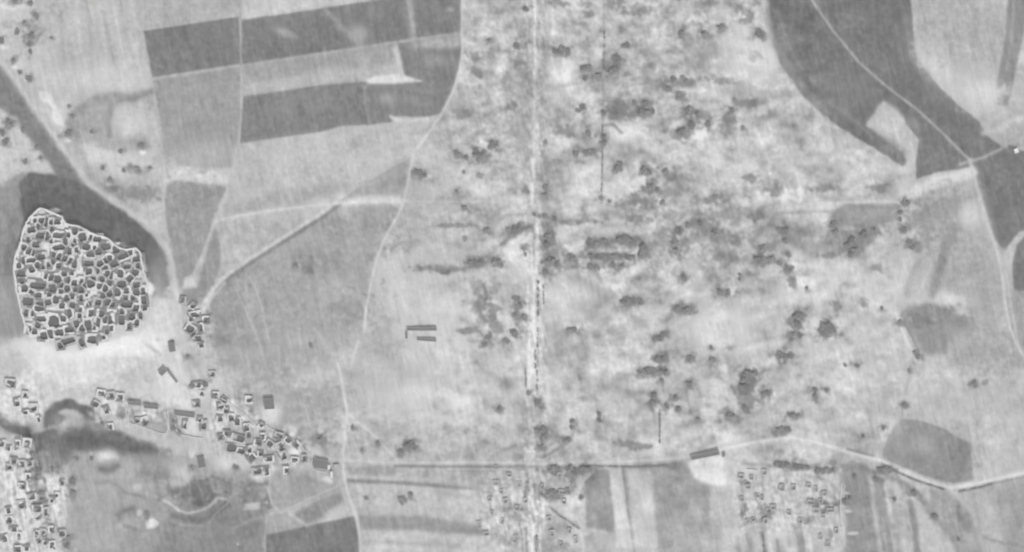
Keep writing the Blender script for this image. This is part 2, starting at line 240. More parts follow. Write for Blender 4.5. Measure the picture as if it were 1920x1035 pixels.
E(1038, 470, 17, 32, 150, soft=.5, a=.8, rough=.4); E(1055, 495, 32, 9, 150, soft=.5, a=.8); E(1030, 410, 10, 12, 158, soft=.5); E(1290, 440, 60, 34, 164, soft=.6, a=.7, rough=.5); E(1210, 385, 45, 18, 166, soft=.6, a=.7, rough=.5); E(1120, 480, 34, 34, 168, soft=.5, a=.6)
E(1052, 440, 18, 13, 208, soft=.5); E(1160, 435, 40, 8, 208, soft=.5, a=.8); E(1150, 470, 24, 3, 204, soft=.5); E(1075, 552, 34, 14, 210, soft=.5, a=.9); E(1060, 592, 30, 10, 208, soft=.6, a=.8); E(1352, 612, 42, 30, 218, soft=.6, a=.8); E(1290, 520, 20, 26, 200, soft=.6); E(910, 570, 22, 40, 166, soft=.6, a=.7, rough=.5); E(825, 504, 44, 7, 146, soft=.5, a=.8)
E(905, 493, 26, 8, 146, soft=.5, a=.7); S([(935, 470), (950, 445), (968, 425), (985, 415)], 4, 208, 2, .8); E(945, 425, 16, 12, 195, soft=.6); S([(924, 446), (930, 420), (948, 404), (985, 402)], 5, 164, 2.5, .8); E(946, 426, 15, 9, 208, rot=-35, soft=.5); S([(942, 458), (958, 442), (975, 432), (993, 424)], 9, 134, 2.5, .95)
for k in range(3): S([(928 + 6 * k, 435 + 4 * k), (940 + 7 * k, 418 + 3 * k), (965, 404 + 5 * k)], 2, 202, 1.5, .6)
S([(1131, -30), (1133, 60), (1131, 130), (1130, 250), (1129, 380)], 3.5, 158, 1.5, .7); S([(1136, 0), (1137, 100)], 3, 200, 2, .5); S([(1020, 165), (1080, 157), (1140, 150), (1170, 145)], 6, 168, 3, .7)
S([(1150, 160), (1165, 148), (1190, 142)], 3, 205, 2, .6); S([(1030, 412), (1100, 405), (1250, 400), (1400, 398), (1520, 398)], 8, 165, 4, .6); S([(1250, 403), (1430, 401), (1560, 396)], 4, 160, 2, .6)
E(1163, 208, 27, 18, 138, soft=.35, a=.8); E(1170, 250, 32, 16, 214, soft=.4, a=.9); S([(1140, 228), (1152, 228), (1162, 238), (1168, 250)], 4, 205, 1.5, .8); S([(1135, 235), (1150, 234), (1165, 249)], 5, 140, 1.5, .9)  # mound's shaded north and sunlit south sides painted into the tone
# --- right part: dark fields, tracks
P([(1437, -60), (1445, 50), (1462, 118), (1508, 180), (1560, 230), (1638, 277), (1694, 314), (1703, 302), (1692, 285), (1622, 235), (1655, 190), (1692, 220), (1722, 262), (1716, 312), (1718, 336), (1760, 322), (1822, 315), (1840, 390), (1860, 440),
   (1882, 472), (1905, 445), (1930, 432), (2100, 400), (2100, 270), (1925, 285), (1882, 278), (1852, 255), (1838, 230), (1805, 203), (1765, 165), (1719, 108), (1714, 70), (1703, -60)], 127, 1.5, 1, .5)
P([(1437, -60), (1449, 60), (1500, 150), (1560, 215), (1545, 218), (1500, 175), (1465, 122), (1440, 60)], 150, 3, .8); S([(1455, 20), (1490, 110), (1560, 195), (1600, 225), (1640, 260)], 4, 150, 3, .6); E(1600, 180, 30, 25, 140, soft=.7)
P([(1655, 190), (1692, 222), (1720, 262), (1716, 310), (1701, 314), (1702, 285), (1665, 262), (1622, 235)], 200, 4, 1, 2); E(1715, 235, 14, 10, 150, rot=50, soft=.5); P([(1700, 290), (1695, 305), (1640, 270), (1625, 240), (1680, 265)], 140, 5, .7)
P([(1927, 437), (1906, 460), (1897, 500), (1902, 545), (1960, 550), (2100, 500)], 130, 1.8)
P([(1893, -60), (1885, 70), (1868, 160), (1861, 197), (1890, 199), (1905, 130), (1918, 70), (1940, -60)], 145, 2); S([(1903, -60), (1898, 60), (1888, 130)], 5, 170, 2, .8); S([(1897, 0), (1890, 70)], 2, 140, 1.2, .6)
P([(1706, -60), (1716, 70), (1721, 108), (1765, 162), (1805, 200), (1862, 205), (1868, 150), (1890, -60)], 184, 3); E(1760, 125, 45, 25, 208, rot=45, soft=.6); E(1840, 175, 40, 30, 214, soft=.5); E(1740, 85, 20, 14, 198, soft=.6); E(1800, 50, 60, 40, 176, soft=.7)
P([(1890, 200), (1940, 190), (1940, 260), (1885, 270), (1845, 250), (1840, 225), (1865, 210)], 180, 4); S([(1845, 250), (1880, 240), (1900, 225), (1930, 220)], 10, 208, 4, .8); S([(1850, 225), (1900, 205)], 8, 200, 4, .6); S([(1800, 308), (1845, 295), (1885, 275), (1925, 255)], 5, 184, 2, .9)
E(1893, 281, 8, 5, 140, soft=.3)
S([(1715, 360), (1760, 340), (1825, 322)], 16, 210, 4, .85); S([(1510, 382), (1600, 380), (1690, 379)], 6, 213, 2.5, .85); P([(1705, 375), (1835, 335), (1850, 400), (1880, 500), (1700, 560), (1690, 480), (1720, 440)], 181, 6)
E(1755, 400, 45, 22, 160, soft=.6); E(1770, 440, 30, 25, 163, soft=.6); E(1817, 400, 22, 17, 205, soft=.5); S([(1800, 375), (1838, 362)], 10, 160, 4, .8); S([(1785, 435), (1768, 480), (1748, 552)], 15, 156, 3.5, .85); S([(1735, 440), (1715, 500), (1700, 545)], 13, 172, 4, .7)
S([(1722, 475), (1700, 515), (1685, 560)], 9, 208, 4, .8); S([(1742, 505), (1722, 548)], 3, 200, 2, .7); P([(1790, 440), (1860, 460), (1880, 560), (1890, 700), (1780, 680), (1740, 670), (1800, 640), (1770, 550)], 174, 9)
E(1780, 562, 36, 13, 218, rot=5, soft=.5); E(1800, 585, 8, 20, 205, soft=.5); P([(1690, 582), (1720, 572), (1748, 568), (1780, 585), (1830, 602), (1815, 622), (1785, 630), (1780, 660), (1735, 668), (1712, 635)], 152, 4, 1, 2); E(1795, 600, 35, 12, 136, rot=20, soft=.5); E(1725, 600, 30, 16, 140, soft=.6)
E(1850, 650, 50, 45, 170, soft=.7); P([(1880, 545), (1960, 545), (1960, 700), (1905, 690)], 165, 4); P([(1787, 675), (1785, 662), (1740, 672), (1725, 690), (1790, 700)], 196, 3, .7)
S([(1674, 588), (1690, 615), (1705, 650), (1720, 675)], 3, 214, 1.5, .9); S([(1693, 600), (1712, 635), (1728, 672)], 4, 142, 1.5, .9); S([(1680, 590), (1695, 625), (1712, 665)], 2, 160, 1, .6); S([(1683, 530), (1686, 565)], 4, 205, 2, .7)
P([(1556, 410), (1563, 393), (1590, 382), (1655, 382), (1690, 382), (1690, 412), (1650, 425), (1643, 450), (1620, 465), (1605, 480), (1588, 482), (1580, 452), (1558, 440)], 152, 3, 1, 2.5); E(1597, 455, 15, 13, 134, soft=.45); E(1565, 422, 10, 14, 150, soft=.45); E(1590, 428, 16, 4, 180, soft=.6); E(1635, 432, 10, 9, 150, soft=.5)
P([(1690, 785), (1720, 787), (1762, 800), (1820, 833), (1824, 903), (1800, 907), (1740, 895), (1665, 865), (1654, 850), (1665, 820)], 152, 1.6); E(1780, 860, 42, 38, 142, soft=.6, rough=.1, a=.8); E(1728, 835, 22, 16, 172, soft=.6)
S([(1707, 690), (1698, 730), (1690, 780), (1672, 815), (1655, 862)], 5, 152, 2.5, .8); E(1680, 760, 14, 40, 188, soft=.6)
P([(1790, 925), (1920, 898), (2000, 890), (2000, 1100), (1850, 1100), (1812, 960)], 181, 3); P([(1850, 915), (2000, 892), (2000, 1100), (1880, 1100), (1890, 960)], 163, 8)
S([(1650, 885), (1690, 905), (1720, 925), (1752, 965), (1790, 1010), (1810, 1060)], 13, 148, 3.5, .85); P([(1740, 915), (1785, 925), (1815, 965), (1840, 1060), (1810, 1060), (1780, 1000), (1750, 960)], 163, 4); S([(1800, 950), (1822, 990), (1835, 1040)], 14, 146, 4, .7)
P([(1722, 950), (1750, 985), (1790, 1030), (1790, 1100), (1728, 1100)], 192, 3); S([(1845, 1008), (1880, 1018), (1930, 1026)], 4.5, 152, 2, .9); E(1678, 918, 7, 12, 212, soft=.5); E(1820, 1010, 15, 18, 195, soft=.6, a=.6)
S([(1712, 432), (1706, 470), (1690, 525), (1676, 580)], 8, 210, 3, .8); S([(1702, 690), (1688, 750), (1665, 800), (1645, 850)], 10, 200, 4, .7); S([(1676, 585), (1692, 618), (1716, 676)], 5, 216, 1.8, .9); E(1697, 500, 14, 40, 196, soft=.7, a=.6)
S([(1788, 432), (1770, 480), (1748, 552)], 15, 152, 3.5, .85); S([(1738, 436), (1716, 500), (1700, 545)], 10, 170, 3, .6); S([(1745, 500), (1724, 550)], 3, 204, 2, .7); S([(1712, 362), (1755, 341), (1822, 323)], 17, 216, 3.5, .95); E(1740, 415, 38, 30, 160, soft=.6, a=.7, rough=.4); E(1775, 400, 22, 40, 160, rot=25, soft=.5, a=.7); E(1822, 405, 18, 20, 208, soft=.5, a=.8)
# strip fields bottom right
P([(1583, 870), (1600, 862), (1640, 885), (1655, 900), (1662, 1100), (1588, 1100)], 153, 2, 1, 1); S([(1632, 895), (1640, 960), (1655, 1060)], 8, 190, 2.5, .9); S([(1650, 900), (1660, 970), (1675, 1060)], 11, 150, 2, .9); S([(1672, 920), (1690, 1060)], 8, 168, 2.5, .8)
S([(1690, 930), (1698, 980), (1705, 1060)], 4, 190, 2, .8); S([(1706, 940), (1715, 985), (1722, 1060)], 11, 146, 2, .9); S([(1578, 915), (1576, 940), (1580, 1000)], 4, 214, 2, .85); E(1585, 926, 8, 4, 210); E(1588, 958, 8, 3, 205); E(1597, 1000, 8, 3, 205); E(1580, 895, 6, 22, 150, soft=.5)
P([(1295, 864), (1350, 853), (1357, 868), (1366, 893), (1380, 897), (1372, 910), (1335, 912), (1302, 897), (1293, 880)], 221, 2.5, 1, 3); E(1345, 878, 22, 8, 208, soft=.6, a=.6, rough=.5); E(1312, 890, 12, 8, 210, soft=.6, a=.6, rough=.5); E(1372, 902, 12, 7, 214, soft=.5, rough=.5)
P([(1366, 885), (1400, 878), (1580, 880), (1582, 1000), (1500, 1030), (1400, 1030), (1375, 960)], 192, 6)
S([(1375, 900), (1382, 960), (1378, 1000)], 14, 212, 5, .8); E(1452, 935, 14, 14, 214, soft=.6); E(1410, 950, 18, 14, 205, soft=.6); E(1462, 985, 14, 20, 208, soft=.6); E(1405, 895, 12, 9, 206, soft=.4)
for pts, w, v in [([(1371, 985), (1380, 1010), (1387, 1060)], 10, 150), ([(1428, 1000), (1433, 1020), (1438, 1060)], 8, 146), ([(1457, 1012), (1462, 1060)], 6, 150), ([(1495, 988), (1500, 1010), (1508, 1060)], 15, 152),
                  ([(1523, 1000), (1530, 1060)], 6, 170), ([(1517, 1005), (1524, 1060)], 5, 212), ([(1443, 1000), (1450, 1060)], 8, 212), ([(1403, 1005), (1412, 1060)], 14, 162), ([(1540, 990), (1550, 1060)], 30, 180)]:
    S(pts, w, v, 2, .85)
for pts in [[(1398, 882), (1420, 885), (1419, 905)], [(1385, 905), (1400, 930), (1405, 970)], [(1425, 915), (1432, 950), (1440, 985)], [(1480, 890), (1498, 925), (1510, 960), (1512, 990)], [(1505, 985), (1580, 990)], [(1545, 948), (1578, 945)], [(1520, 900), (1535, 930)], [(1380, 1000), (1400, 985), (1430, 982)], [(1530, 970), (1535, 1010)], [(1560, 970), (1563, 1020)]]:
    S(pts, 2.6, 216, 1.4, .85)
for pts in [[(1386, 893), (1393, 925), (1391, 960)], [(1412, 925), (1424, 945)], [(1385, 990), (1400, 978), (1418, 972)], [(1440, 965), (1460, 955)], [(1510, 890), (1550, 900), (1575, 925)]]:
    S(pts, 4, 160, 1.6, .7, 1)
P([(1385, 990), (1400, 978), (1415, 972), (1430, 975)], 165, 2)
P([(1110, 878), (1142, 880), (1148, 940), (1156, 1000), (1100, 990), (1096, 900)], 153, 2.5); E(1112, 970, 8, 8, 180, soft=.6); E(1114, 925, 6, 10, 170, soft=.6); P([(1100, 990), (1156, 1000), (1160, 1100), (1100, 1100)], 186, 4)
P([(1143, 880), (1168, 880), (1192, 1100), (1160, 1100), (1156, 1000)], 203, 2.5); E(1162, 980, 8, 30, 216, soft=.6); S([(1168, 880), (1177, 940), (1186, 1000), (1194, 1060)], 5.5, 148, 1.8, .95); P([(1174, 880), (1222, 880), (1230, 960), (1235, 1100), (1196, 1100)], 198, 3)
E(1217, 945, 13, 22, 218, soft=.5); P([(1222, 880), (1290, 868), (1300, 895), (1335, 915), (1330, 960), (1300, 1100), (1240, 1100), (1230, 970)], 163, 3.5, 1, 1); P([(1280, 940), (1325, 930), (1320, 1100), (1260, 1100)], 178, 8, .7); E(1240, 920, 8, 14, 190, rot=-30, soft=.5, a=.8)
S([(1322, 912), (1326, 960), (1333, 1020)], 7, 158, 2.5, .8); P([(1332, 915), (1375, 910), (1385, 1000), (1370, 1100), (1340, 1100)], 190, 5); S([(1345, 980), (1350, 1060)], 12, 168, 4, .7); S([(1335, 870), (1340, 912)], 2, 215, 1, .3)
# pale lanes near the crossroads
for pts in [[(1058, 872), (1063, 900), (1070, 920)], [(1080, 868), (1086, 885), (1091, 905), (1086, 925), (1075, 932)], [(1113, 872), (1112, 885), (1098, 898), (1090, 910)], [(1045, 868), (1060, 856), (1075, 838), (1080, 815)], [(1350, 845), (1358, 865), (1366, 890)]]:
    S(pts, 3, 204, 1.5, .8)
E(1015, 825, 22, 26, 165, soft=.6); S([(1018, 858), (1045, 842), (1070, 826), (1078, 800)], 5, 152, 1.5, .8); S([(1016, 851), (1042, 836), (1068, 820)], 2, 200, 1, .7); S([(1014, 846), (1040, 828)], 2.5, 155, 1, .7); S([(1020, 862), (1048, 847)], 2, 204, 1, .7)
E(1008, 757, 12, 12, 168, soft=.6); E(1062, 935, 12, 6, 216, soft=.4); E(1073, 940, 8, 9, 220, soft=.4); E(1045, 945, 8, 6, 205, soft=.5)
# east-west road and its verges
ROAD_EW = [(585, 857), (640, 862), (750, 868), (870, 867), (1000, 868), (1110, 868), (1230, 862), (1290, 856), (1350, 843), (1420, 829), (1485, 821), (1540, 832), (1590, 847), (1650, 863), (1690, 884), (1740, 905), (1785, 914), (1840, 904), (1940, 882)]
S([(640, 866), (700, 860), (745, 862)], 16, 190, 5, .8)
S(ROAD_EW, 10, 198, 3, .7); S(ROAD_EW[8:], 9, 212, 2.5, .9); S([(740, 874), (860, 875), (960, 875)], 5, 146, 1.5, .9); S([(840, 879), (960, 880)], 2, 196, 1, .7); S([(840, 883), (960, 883)], 2, 158, 1, .5); S([(965, 874), (1060, 876)], 4, 158, 1.5, .8)
S([(1100, 873), (1180, 875), (1250, 872)], 4, 134, 1.5, .9); S([(1590, 842), (1637, 855)], 5, 150, 1.5, .9); S([(1672, 880), (1715, 899), (1770, 917)], 5, 134, 1.5, .9); S([(1798, 921), (1835, 914), (1860, 907)], 5, 132, 1.5, .9); S([(1860, 907), (1940, 890)], 4, 152, 1.5, .9); S([(1350, 838), (1485, 815), (1560, 832)], 2, 206, 1, .5)
E(1657, 882, 15, 7, 132, soft=.4); S([(1395, 869), (1470, 874), (1540, 882), (1562, 883)], 7, 158, 2, .7)
# dry canal and its tracks
CANAL = [(768, 295), (735, 312), (700, 333), (668, 352), (642, 372), (610, 398), (560, 430), (520, 455), (470, 487), (430, 515), (405, 540), (385, 568)]
off = lambda pts, d: [(x + d * .5, y + d * .86) for x, y in pts]
S(off(CANAL[4:], -1.5), 7, 208, 2.5, .85); S(off(CANAL[4:-1], 5), 7, 140, 2, .85); S(CANAL[:5], 3, 198, 2, .6); S(off(CANAL[:6], 3), 3, 158, 1.8, .55)  # lit north-west bank and shaded south-east bank, painted as strokes
S([(448, 512), (425, 540), (400, 570), (395, 590)], 12, 152, 4, .7); S([(375, 590), (396, 560), (422, 530)], 5, 216, 2.5, .8)
ROAD_B = [(405, 414), (450, 404), (520, 393), (590, 385), (640, 380), (700, 377), (755, 378), (850, 378), (930, 378), (988, 384)]
S(ROAD_B[:7], 6, 206, 2, .9); S(ROAD_B[6:], 3, 200, 2, .7); P([(640, 377), (690, 367), (750, 368), (755, 380), (640, 385)], 214, 3, .9); S([(350, 416), (405, 415)], 2, 178, 1.5, .6); S([(772, 293), (800, 288), (850, 289), (880, 287)], 9, 204, 4, .8)
PLAIN = [(866, -60), (866, 60), (867, 95), (862, 130), (850, 170), (828, 213), (800, 254), (775, 290), (766, 335), (757, 378), (745, 405), (720, 450), (704, 492), (692, 550), (688, 570), (684, 600), (683, 622)]
PLAIN2 = [(672, 640), (664, 665), (656, 692)]; PLAIN3 = [(633, 680), (640, 705), (645, 740), (651, 773), (647, 810), (643, 860), (645, 895), (653, 925), (664, 955), (674, 1000), (680, 1100)]
BR_D = [(652, 773), (668, 790), (692, 808), (712, 826), (728, 845), (745, 862)]
TRK_E = [(450, -60), (452, 120), (453, 180), (448, 262), (438, 308), (428, 350), (420, 378), (400, 422), (380, 478), (364, 512)]
TRK_G = [(307, 300), (310, 345), (305, 382), (308, 420), (317, 455)]
MAIN = [(-40, 60), (0, 112), (30, 150), (60, 197), (95, 245), (120, 280), (158, 335), (200, 369), (255, 404), (290, 432), (312, 462), (324, 500), (331, 540), (338, 590), (345, 640), (355, 680), (375, 712), (395, 735)]
TRK_I = [(1500, -60), (1522, 0), (1560, 55), (1610, 116), (1660, 160), (1720, 205), (1770, 252), (1818, 300), (1828, 335), (1840, 380), (1855, 430), (1872, 480), (1880, 520), (1884, 570), (1895, 620), (1915, 660), (1940, 690)]
TRK_I2 = [(1880, 480), (1889, 520), (1896, 575), (1908, 640), (1930, 690)]; TRK_I3 = [(1885, 478), (1898, 455), (1912, 438), (1950, 425)]
TRK_J = [(1700, 312), (1704, 350), (1705, 385), (1712, 430)]
S(MAIN, 12, 196, 3, .85); S([(0, 125), (60, 205), (120, 290), (158, 345)], 2.5, 165, 1.2, .6); S(PLAIN, 5, 206, 1.8, .9); S(PLAIN2, 4, 206, 2, .9); S(PLAIN3, 6, 209, 2, .95); S(BR_D, 4.5, 212, 1.8, .95); S(TRK_E[1:], 3.5, 192, 1.6, .85); S(TRK_E[:2], 2.5, 168, 1.6, .9); S(TRK_E[5:], 5, 198, 2, .8); S(TRK_G, 6, 200, 2, .85)
S(TRK_I[:8], 4.5, 172, 1.6, .95); S(TRK_I[7:], 6, 206, 2, .95); S(TRK_I2, 4, 194, 1.5, .9); S(TRK_I3, 5, 196, 2, .9); E(1885, 490, 10, 18, 190, soft=.6); S(TRK_J, 4, 200, 2, .7); E(1694, 318, 14, 8, 206, soft=.5)
S([(640, 690), (655, 692)], 5, 195, 3, .6)
# small dark marks of low plants and trodden garden beds (diffuse, no single plant to be told)
for e in """918 77 5 4 0,888 107 14 8 0,893 137 14 6 45,787 328 18 10 0,863 213 14 9 0,957 197 9 8 0,975 110 9 11 0,1160 313 5 11 20,1280 153 25 12 0,1275 180 8 9 0,1293 207 10 8 0,1297 237 13 14 0,1277 250 16 12 0,1375 207 9 8 0,1363 232 17 19 0,
1278 63 8 8 0,1307 43 18 6 0,1393 27 20 14 0,1413 8 14 8 0,1323 22 10 8 0,1193 20 40 9 0,1093 8 17 7 0,1103 28 12 7 0,1057 7 18 9 0,1150 7 18 7 0,1353 150 30 8 0,1057 247 14 12 0,1403 193 24 8 0,1407 333 16 9 0,1392 240 3 6 0,1212 320 14 8 0,1248 325 9 10 0,
1323 67 10 7 0,1425 65 9 9 0,803 505 32 6 4,833 508 14 5 0,897 494 22 7 0,853 423 30 4 0,910 548 4 16 0,902 580 8 24 0,923 590 10 30 0,930 615 13 16 0,880 620 20 5 0,573 500 14 14 0,870 448 4 5 0,717 533 5 8 0,1097 412 20 8 0,1067 418 16 7 0,
1202 408 22 8 0,1028 455 12 24 0,1037 492 18 10 0,1073 485 12 6 0,1113 457 12 9 0,1172 452 17 8 0,1147 482 36 6 0,1205 472 12 12 0,1110 502 20 5 0,1160 498 26 5 0,1053 502 18 5 0,1273 435 16 10 0,1267 462 13 20 0,1313 422 32 14 0,1340 442 12 12 0,1377 452 9 10 0,
1282 522 12 8 0,1177 565 19 6 0,1197 567 8 6 0,1073 618 13 6 0,1358 548 22 7 0,1288 583 13 9 0,1270 578 9 5 0,1233 635 15 6 0,970 568 12 11 0,983 597 8 6 0,970 592 10 5 0,1297 673 10 9 0,1237 673 16 7 0,1335 675 10 7 0,1368 652 8 6 0,1430 467 13 8 0,
1433 488 14 8 0,1340 375 18 7 0,1220 352 10 9 0,1193 375 24 15 0,1420 407 16 7 0,1460 360 18 8 0,1540 355 22 8 0,1643 353 20 7 0,1487 532 10 8 0,1647 502 12 9 0,1553 480 18 6 0,1620 572 9 10 0,1568 575 7 11 0,1497 600 15 17 0,1550 618 17 15 0,
1223 698 18 9 0,1225 750 6 16 0,1250 765 9 11 0,1267 745 7 7 0,1410 705 19 14 0,1397 727 17 12 0,1403 747 20 14 0,1397 767 14 7 0,1370 782 11 8 0,1173 833 20 6 0,1207 837 20 8 0,1260 877 12 8 0,1123 783 6 10 0,937 768 9 7 0,768 840 15 9 0,752 848 5 10 0,
1040 880 18 10 0,1073 884 14 10 0,1098 882 14 8 0,1037 925 17 9 0,1090 933 5 9 0,1060 1022 9 6 0,967 953 8 7 0,987 920 5 16 0,1512 977 10 7 0,1535 943 26 6 0,1540 957 16 6 0,1557 1000 5 10 0,1592 937 12 8 0,1467 807 14 5 0,1528 738 5 12 0,1807 977 9 22 -30,
1827 718 9 7 0,1847 717 6 6 0,1713 925 7 6 0,1753 968 6 8 0,1698 760 8 7 0,1237 800 2 32 0,1040 925 16 8 0,140 903 6 10 0,138 925 6 12 0,128 1015 7 16 0,62 900 10 40 0,82 960 9 16 0,1400 957 5 12 0,1430 955 9 12 0,1390 965 4 8 0,1395 905 9 5 0,860 292 10 8 0,897 290 20 13 0,922 273 10 9 0,755 937 8 6 0,770 930 4 9 0,985 357 6 7 0,975 600 12 20 0,900 330 8 5 0""".replace('\n', '').split(','):
    c = [float(t) for t in e.split()]
    E(c[0], c[1], c[2], c[3], 136, rot=c[4], a=.7, soft=.4, rough=.3)
T_SINGLE = """26 115 4,38 137 4,55 148 5,57 98 4,55 84 4,33 60 5,45 43 4,3 77 5,97 72 3,136 218 3.5,130 252 6,130 200 3,173 248 3.5,227 284 4,267 274 5,193 316 3.5,233 320 3.5,259 320 5.5,281 315 3,207 339 4.5,5 250 5,12 267 5,22 235 4,44 245 4,15 227 4,70 277 4,49 304 4,77 297 3,60 68 5,68 32 5,28 4 5,57 6 5,
918 77 3.5,857 290 5.5,875 296 4,870 323 3,856 360 3.5,872 392 4.5,986 18 5,970 87 6,1055 98 7,1046 99 5,1064 98 5,1040 98 4,1098 128 5,1105 128 4.5,1092 129 4.5,1097 147 5,1123 143 6,1157 113 8,1153 133 7,1160 128 5,1146 135 5,1177 86 5,1170 87 4,1093 202 6,1083 208 4,1190 193 4.5,1212 197 6,1207 213 7,1223 210 5.5,1132 213 4.5,1132 258 5,1132 270 5,
1100 288 5,1112 287 6,1080 290 5,1162 308 5,1157 318 5,1207 320 6,1218 323 5,1248 325 7,1255 167 5,1275 180 6,1293 207 6,1310 217 5.5,1353 52 5.5,1323 67 6,1278 63 5,1425 65 7,1023 267 3.5,1103 252 5,1327 233 5,1393 240 2.5,1372 207 5,1278 250 7,1297 235 7,1262 150 6,1284 150 6,
1023 352 4.5,1022 366 4.5,1022 407 5,1002 402 3,1040 412 5,1143 378 3.5,1127 372 3.5,1242 380 4,1220 352 5.5,1233 358 4,982 468 3.5,985 477 3.5,1028 445 6,1025 462 6,1034 490 7,1024 512 5,1044 496 5,1073 485 6,1107 457 6,1118 458 5,1132 453 4.5,1162 453 6,1174 450 7,1185 455 6,
1108 481 5,1120 482 5,1131 482 5,1142 482 5,1153 482 5,1164 482 5,1175 483 5,1186 484 5,1205 468 7,1201 478 6,1108 502 5,1120 503 4.5,1150 498 4.5,1165 499 4.5,1273 435 7,1266 455 7,1268 472 6,1290 425 5,1313 420 5,1340 440 6,1282 522 5,1168 566 5,1179 565 6,1190 567 5,1200 567 5,1068 619 4.5,1078 618 4.5,1388 516 3,1388 524 3,1350 547 5,1365 549 5,
1288 583 6,1270 578 4.5,1228 637 5,1238 634 5,1243 627 3.5,970 563 6,974 574 5,983 597 5,967 591 4.5,965 625 6,950 640 5,915 635 5,909 648 4,920 630 4,1297 673 6,1233 673 5,1243 673 5,1333 652 4,1335 675 5.5,1430 467 6,1433 488 6,1420 485 5,928 492 5.5,940 498 4.5,936 490 4.5,892 494 5,902 493 5,881 493 4.5,913 433 5,955 436 6,965 431 5,975 427 5,
1463 434 6,1473 435 6,1472 452 4.5,1478 479 4,1447 488 5,1477 507 7,1485 503 4,1462 495 5,1597 452 7,1590 460 6,1563 422 6,1567 436 6,1603 470 6,1595 478 5,1640 432 5,1620 440 6,1695 382 5,1702 381 4,1695 432 5.5,1688 398 4,1688 412 3.5,1705 456 5,1711 463 5,1545 612 7,1557 614 7,1540 625 7,1553 626 7,1562 620 5,1494 592 6,1504 596 5,1497 610 7,1488 628 5,1500 629 5,
1462 667 6,1473 669 6,1482 668 5,1653 578 3,1512 540 3,1687 605 4,1585 685 3,1607 687 3.5,1716 662 4,1721 670 4,1215 697 6,1227 699 6,1238 698 5,1250 700 5,1242 714 4,1200 700 4.5,1293 722 6,1225 742 5,1225 756 5,1250 762 5,1272 767 5,1267 745 4,1405 702 7,1417 700 6,1398 712 7,1410 714 6,1395 726 6,1433 740 5,1397 765 5,1370 782 7,1310 787 3.5,1123 778 4,1124 788 4,1073 791 4,1072 802 4,
1480 778 4,1487 779 4,1497 779 4,1460 807 5,1470 806 5,1479 806 4.5,1528 732 4.5,1529 744 4.5,1550 732 3,1440 737 5,1698 760 5.5,1657 803 4,1618 818 3.5,1706 697 3,1643 901 4.5,1677 937 4,1603 893 3.5,1650 882 5,1660 882 6,1668 880 4.5,1753 968 5,1713 925 5,1798 1012 4,1827 718 4,603 826 8,597 820 4,662 802 3.5,710 832 4,760 838 5.5,768 835 6,776 839 5,752 848 4.5,680 845 3,937 768 4.5,583 647 3,555 500 4,
1008 755 5,992 738 4,1010 810 6,1020 806 5,1023 818 5,1017 840 5,1060 828 4.5,1067 824 4,1033 880 6,1045 878 5,1068 880 6,1078 886 6,1095 880 6,1104 879 5,1030 925 6,1040 924 5,1065 921 5,1090 933 4,1456 872 5,1465 873 6,1476 873 5,1494 877 5.5,1504 877 5.5,1514 878 4,1533 883 5,1543 884 5,1553 883 5,1562 882 4,1592 936 6,1583 941 5,755 937 5,770 927 3.5,687 935 4,
145 860 4,173 860 4,192 795 4,73 883 5,75 892 4,138 903 5,138 923 5,128 1010 5,128 1024 5,80 925 5,82 938 5,62 850 4,100 880 4,360 878 4,442 878 5,473 860 4,323 640 3,345 563 3,279 517 5.5,352 668 3,1895 279 4,385 722 5,360 724 5,353 668 3,328 792 4,326 803 4,336 812 4,1442 963 4,787 325 5,795 330 5,780 322 4,893 283 4,900 293 5,908 287 4.5,897 302 4,890 292 4,923 268 4,919 277 4,927 276 4"""
TREES = [tuple(float(t) for t in e.split()) for e in T_SINGLE.replace('\n', '').split(',')]
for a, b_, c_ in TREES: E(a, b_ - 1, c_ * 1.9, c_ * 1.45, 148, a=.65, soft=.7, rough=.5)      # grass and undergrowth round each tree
# settlement yards are trodden and pale between the small dark things
V += N_str * 2.6 + N_st2 * 2.0 + N_sm * 1.2
P([(77, 392), (120, 406), (128, 424), (180, 441), (204, 447), (256, 465), (268, 478), (275, 500), (282, 532), (286, 560), (282, 590), (272, 612), (240, 625), (182, 648), (115, 660), (85, 643), (60, 624), (47, 600), (33, 545), (29, 515), (33, 485), (48, 430)], 206, 2)
for e in parse_e('''85 428 14 6,92 465 8 14,92 480 6 8,35 475 6 8,35 520 4 20,80 512 9 9,53 526 5 7,90 530 4 16,90 505 8 4,105 504 9 6,125 502 9 6,152 502 8 12,150 477 13 6,133 455 4 10,168 452 6 4,122 425 14 4,205 500 6 5,230 504 14 3,180 505 3 10,182 532 4 7,172 553 14 6,188 552 6 8,
262 524 6 5,224 560 14 6,248 568 10 4,283 541 7 10,100 578 12 8,92 590 10 4,85 609 7 5,63 602 6 6,120 583 7 6,163 593 8 9,141 596 7 5,188 583 16 5,206 583 8 6,215 595 4 20,248 583 10 3,240 597 4 5,110 617 6 3,133 627 4 3,212 560 8 4,198 582 10 4,145 630 8 4,105 395 8 3'''):
    E(e[0], e[1], e[2] * 1.15, e[3] * 1.15, 234, soft=.35, rough=.2)
E(190, 655, 90, 12, 222, rot=-10, soft=.5); E(80, 652, 40, 10, 220, rot=10, soft=.5)  # foot of the sunlit south slope painted paler
SW = np.clip(1 - np.hypot((np.arange(NX)[None, :] + X0 - 50) / 90.0, (np.arange(NY)[:, None] + Y0 - 930) / 130.0) ** 4, 0, 1); V += SW * (N_str * 9 + N_sm * 8)
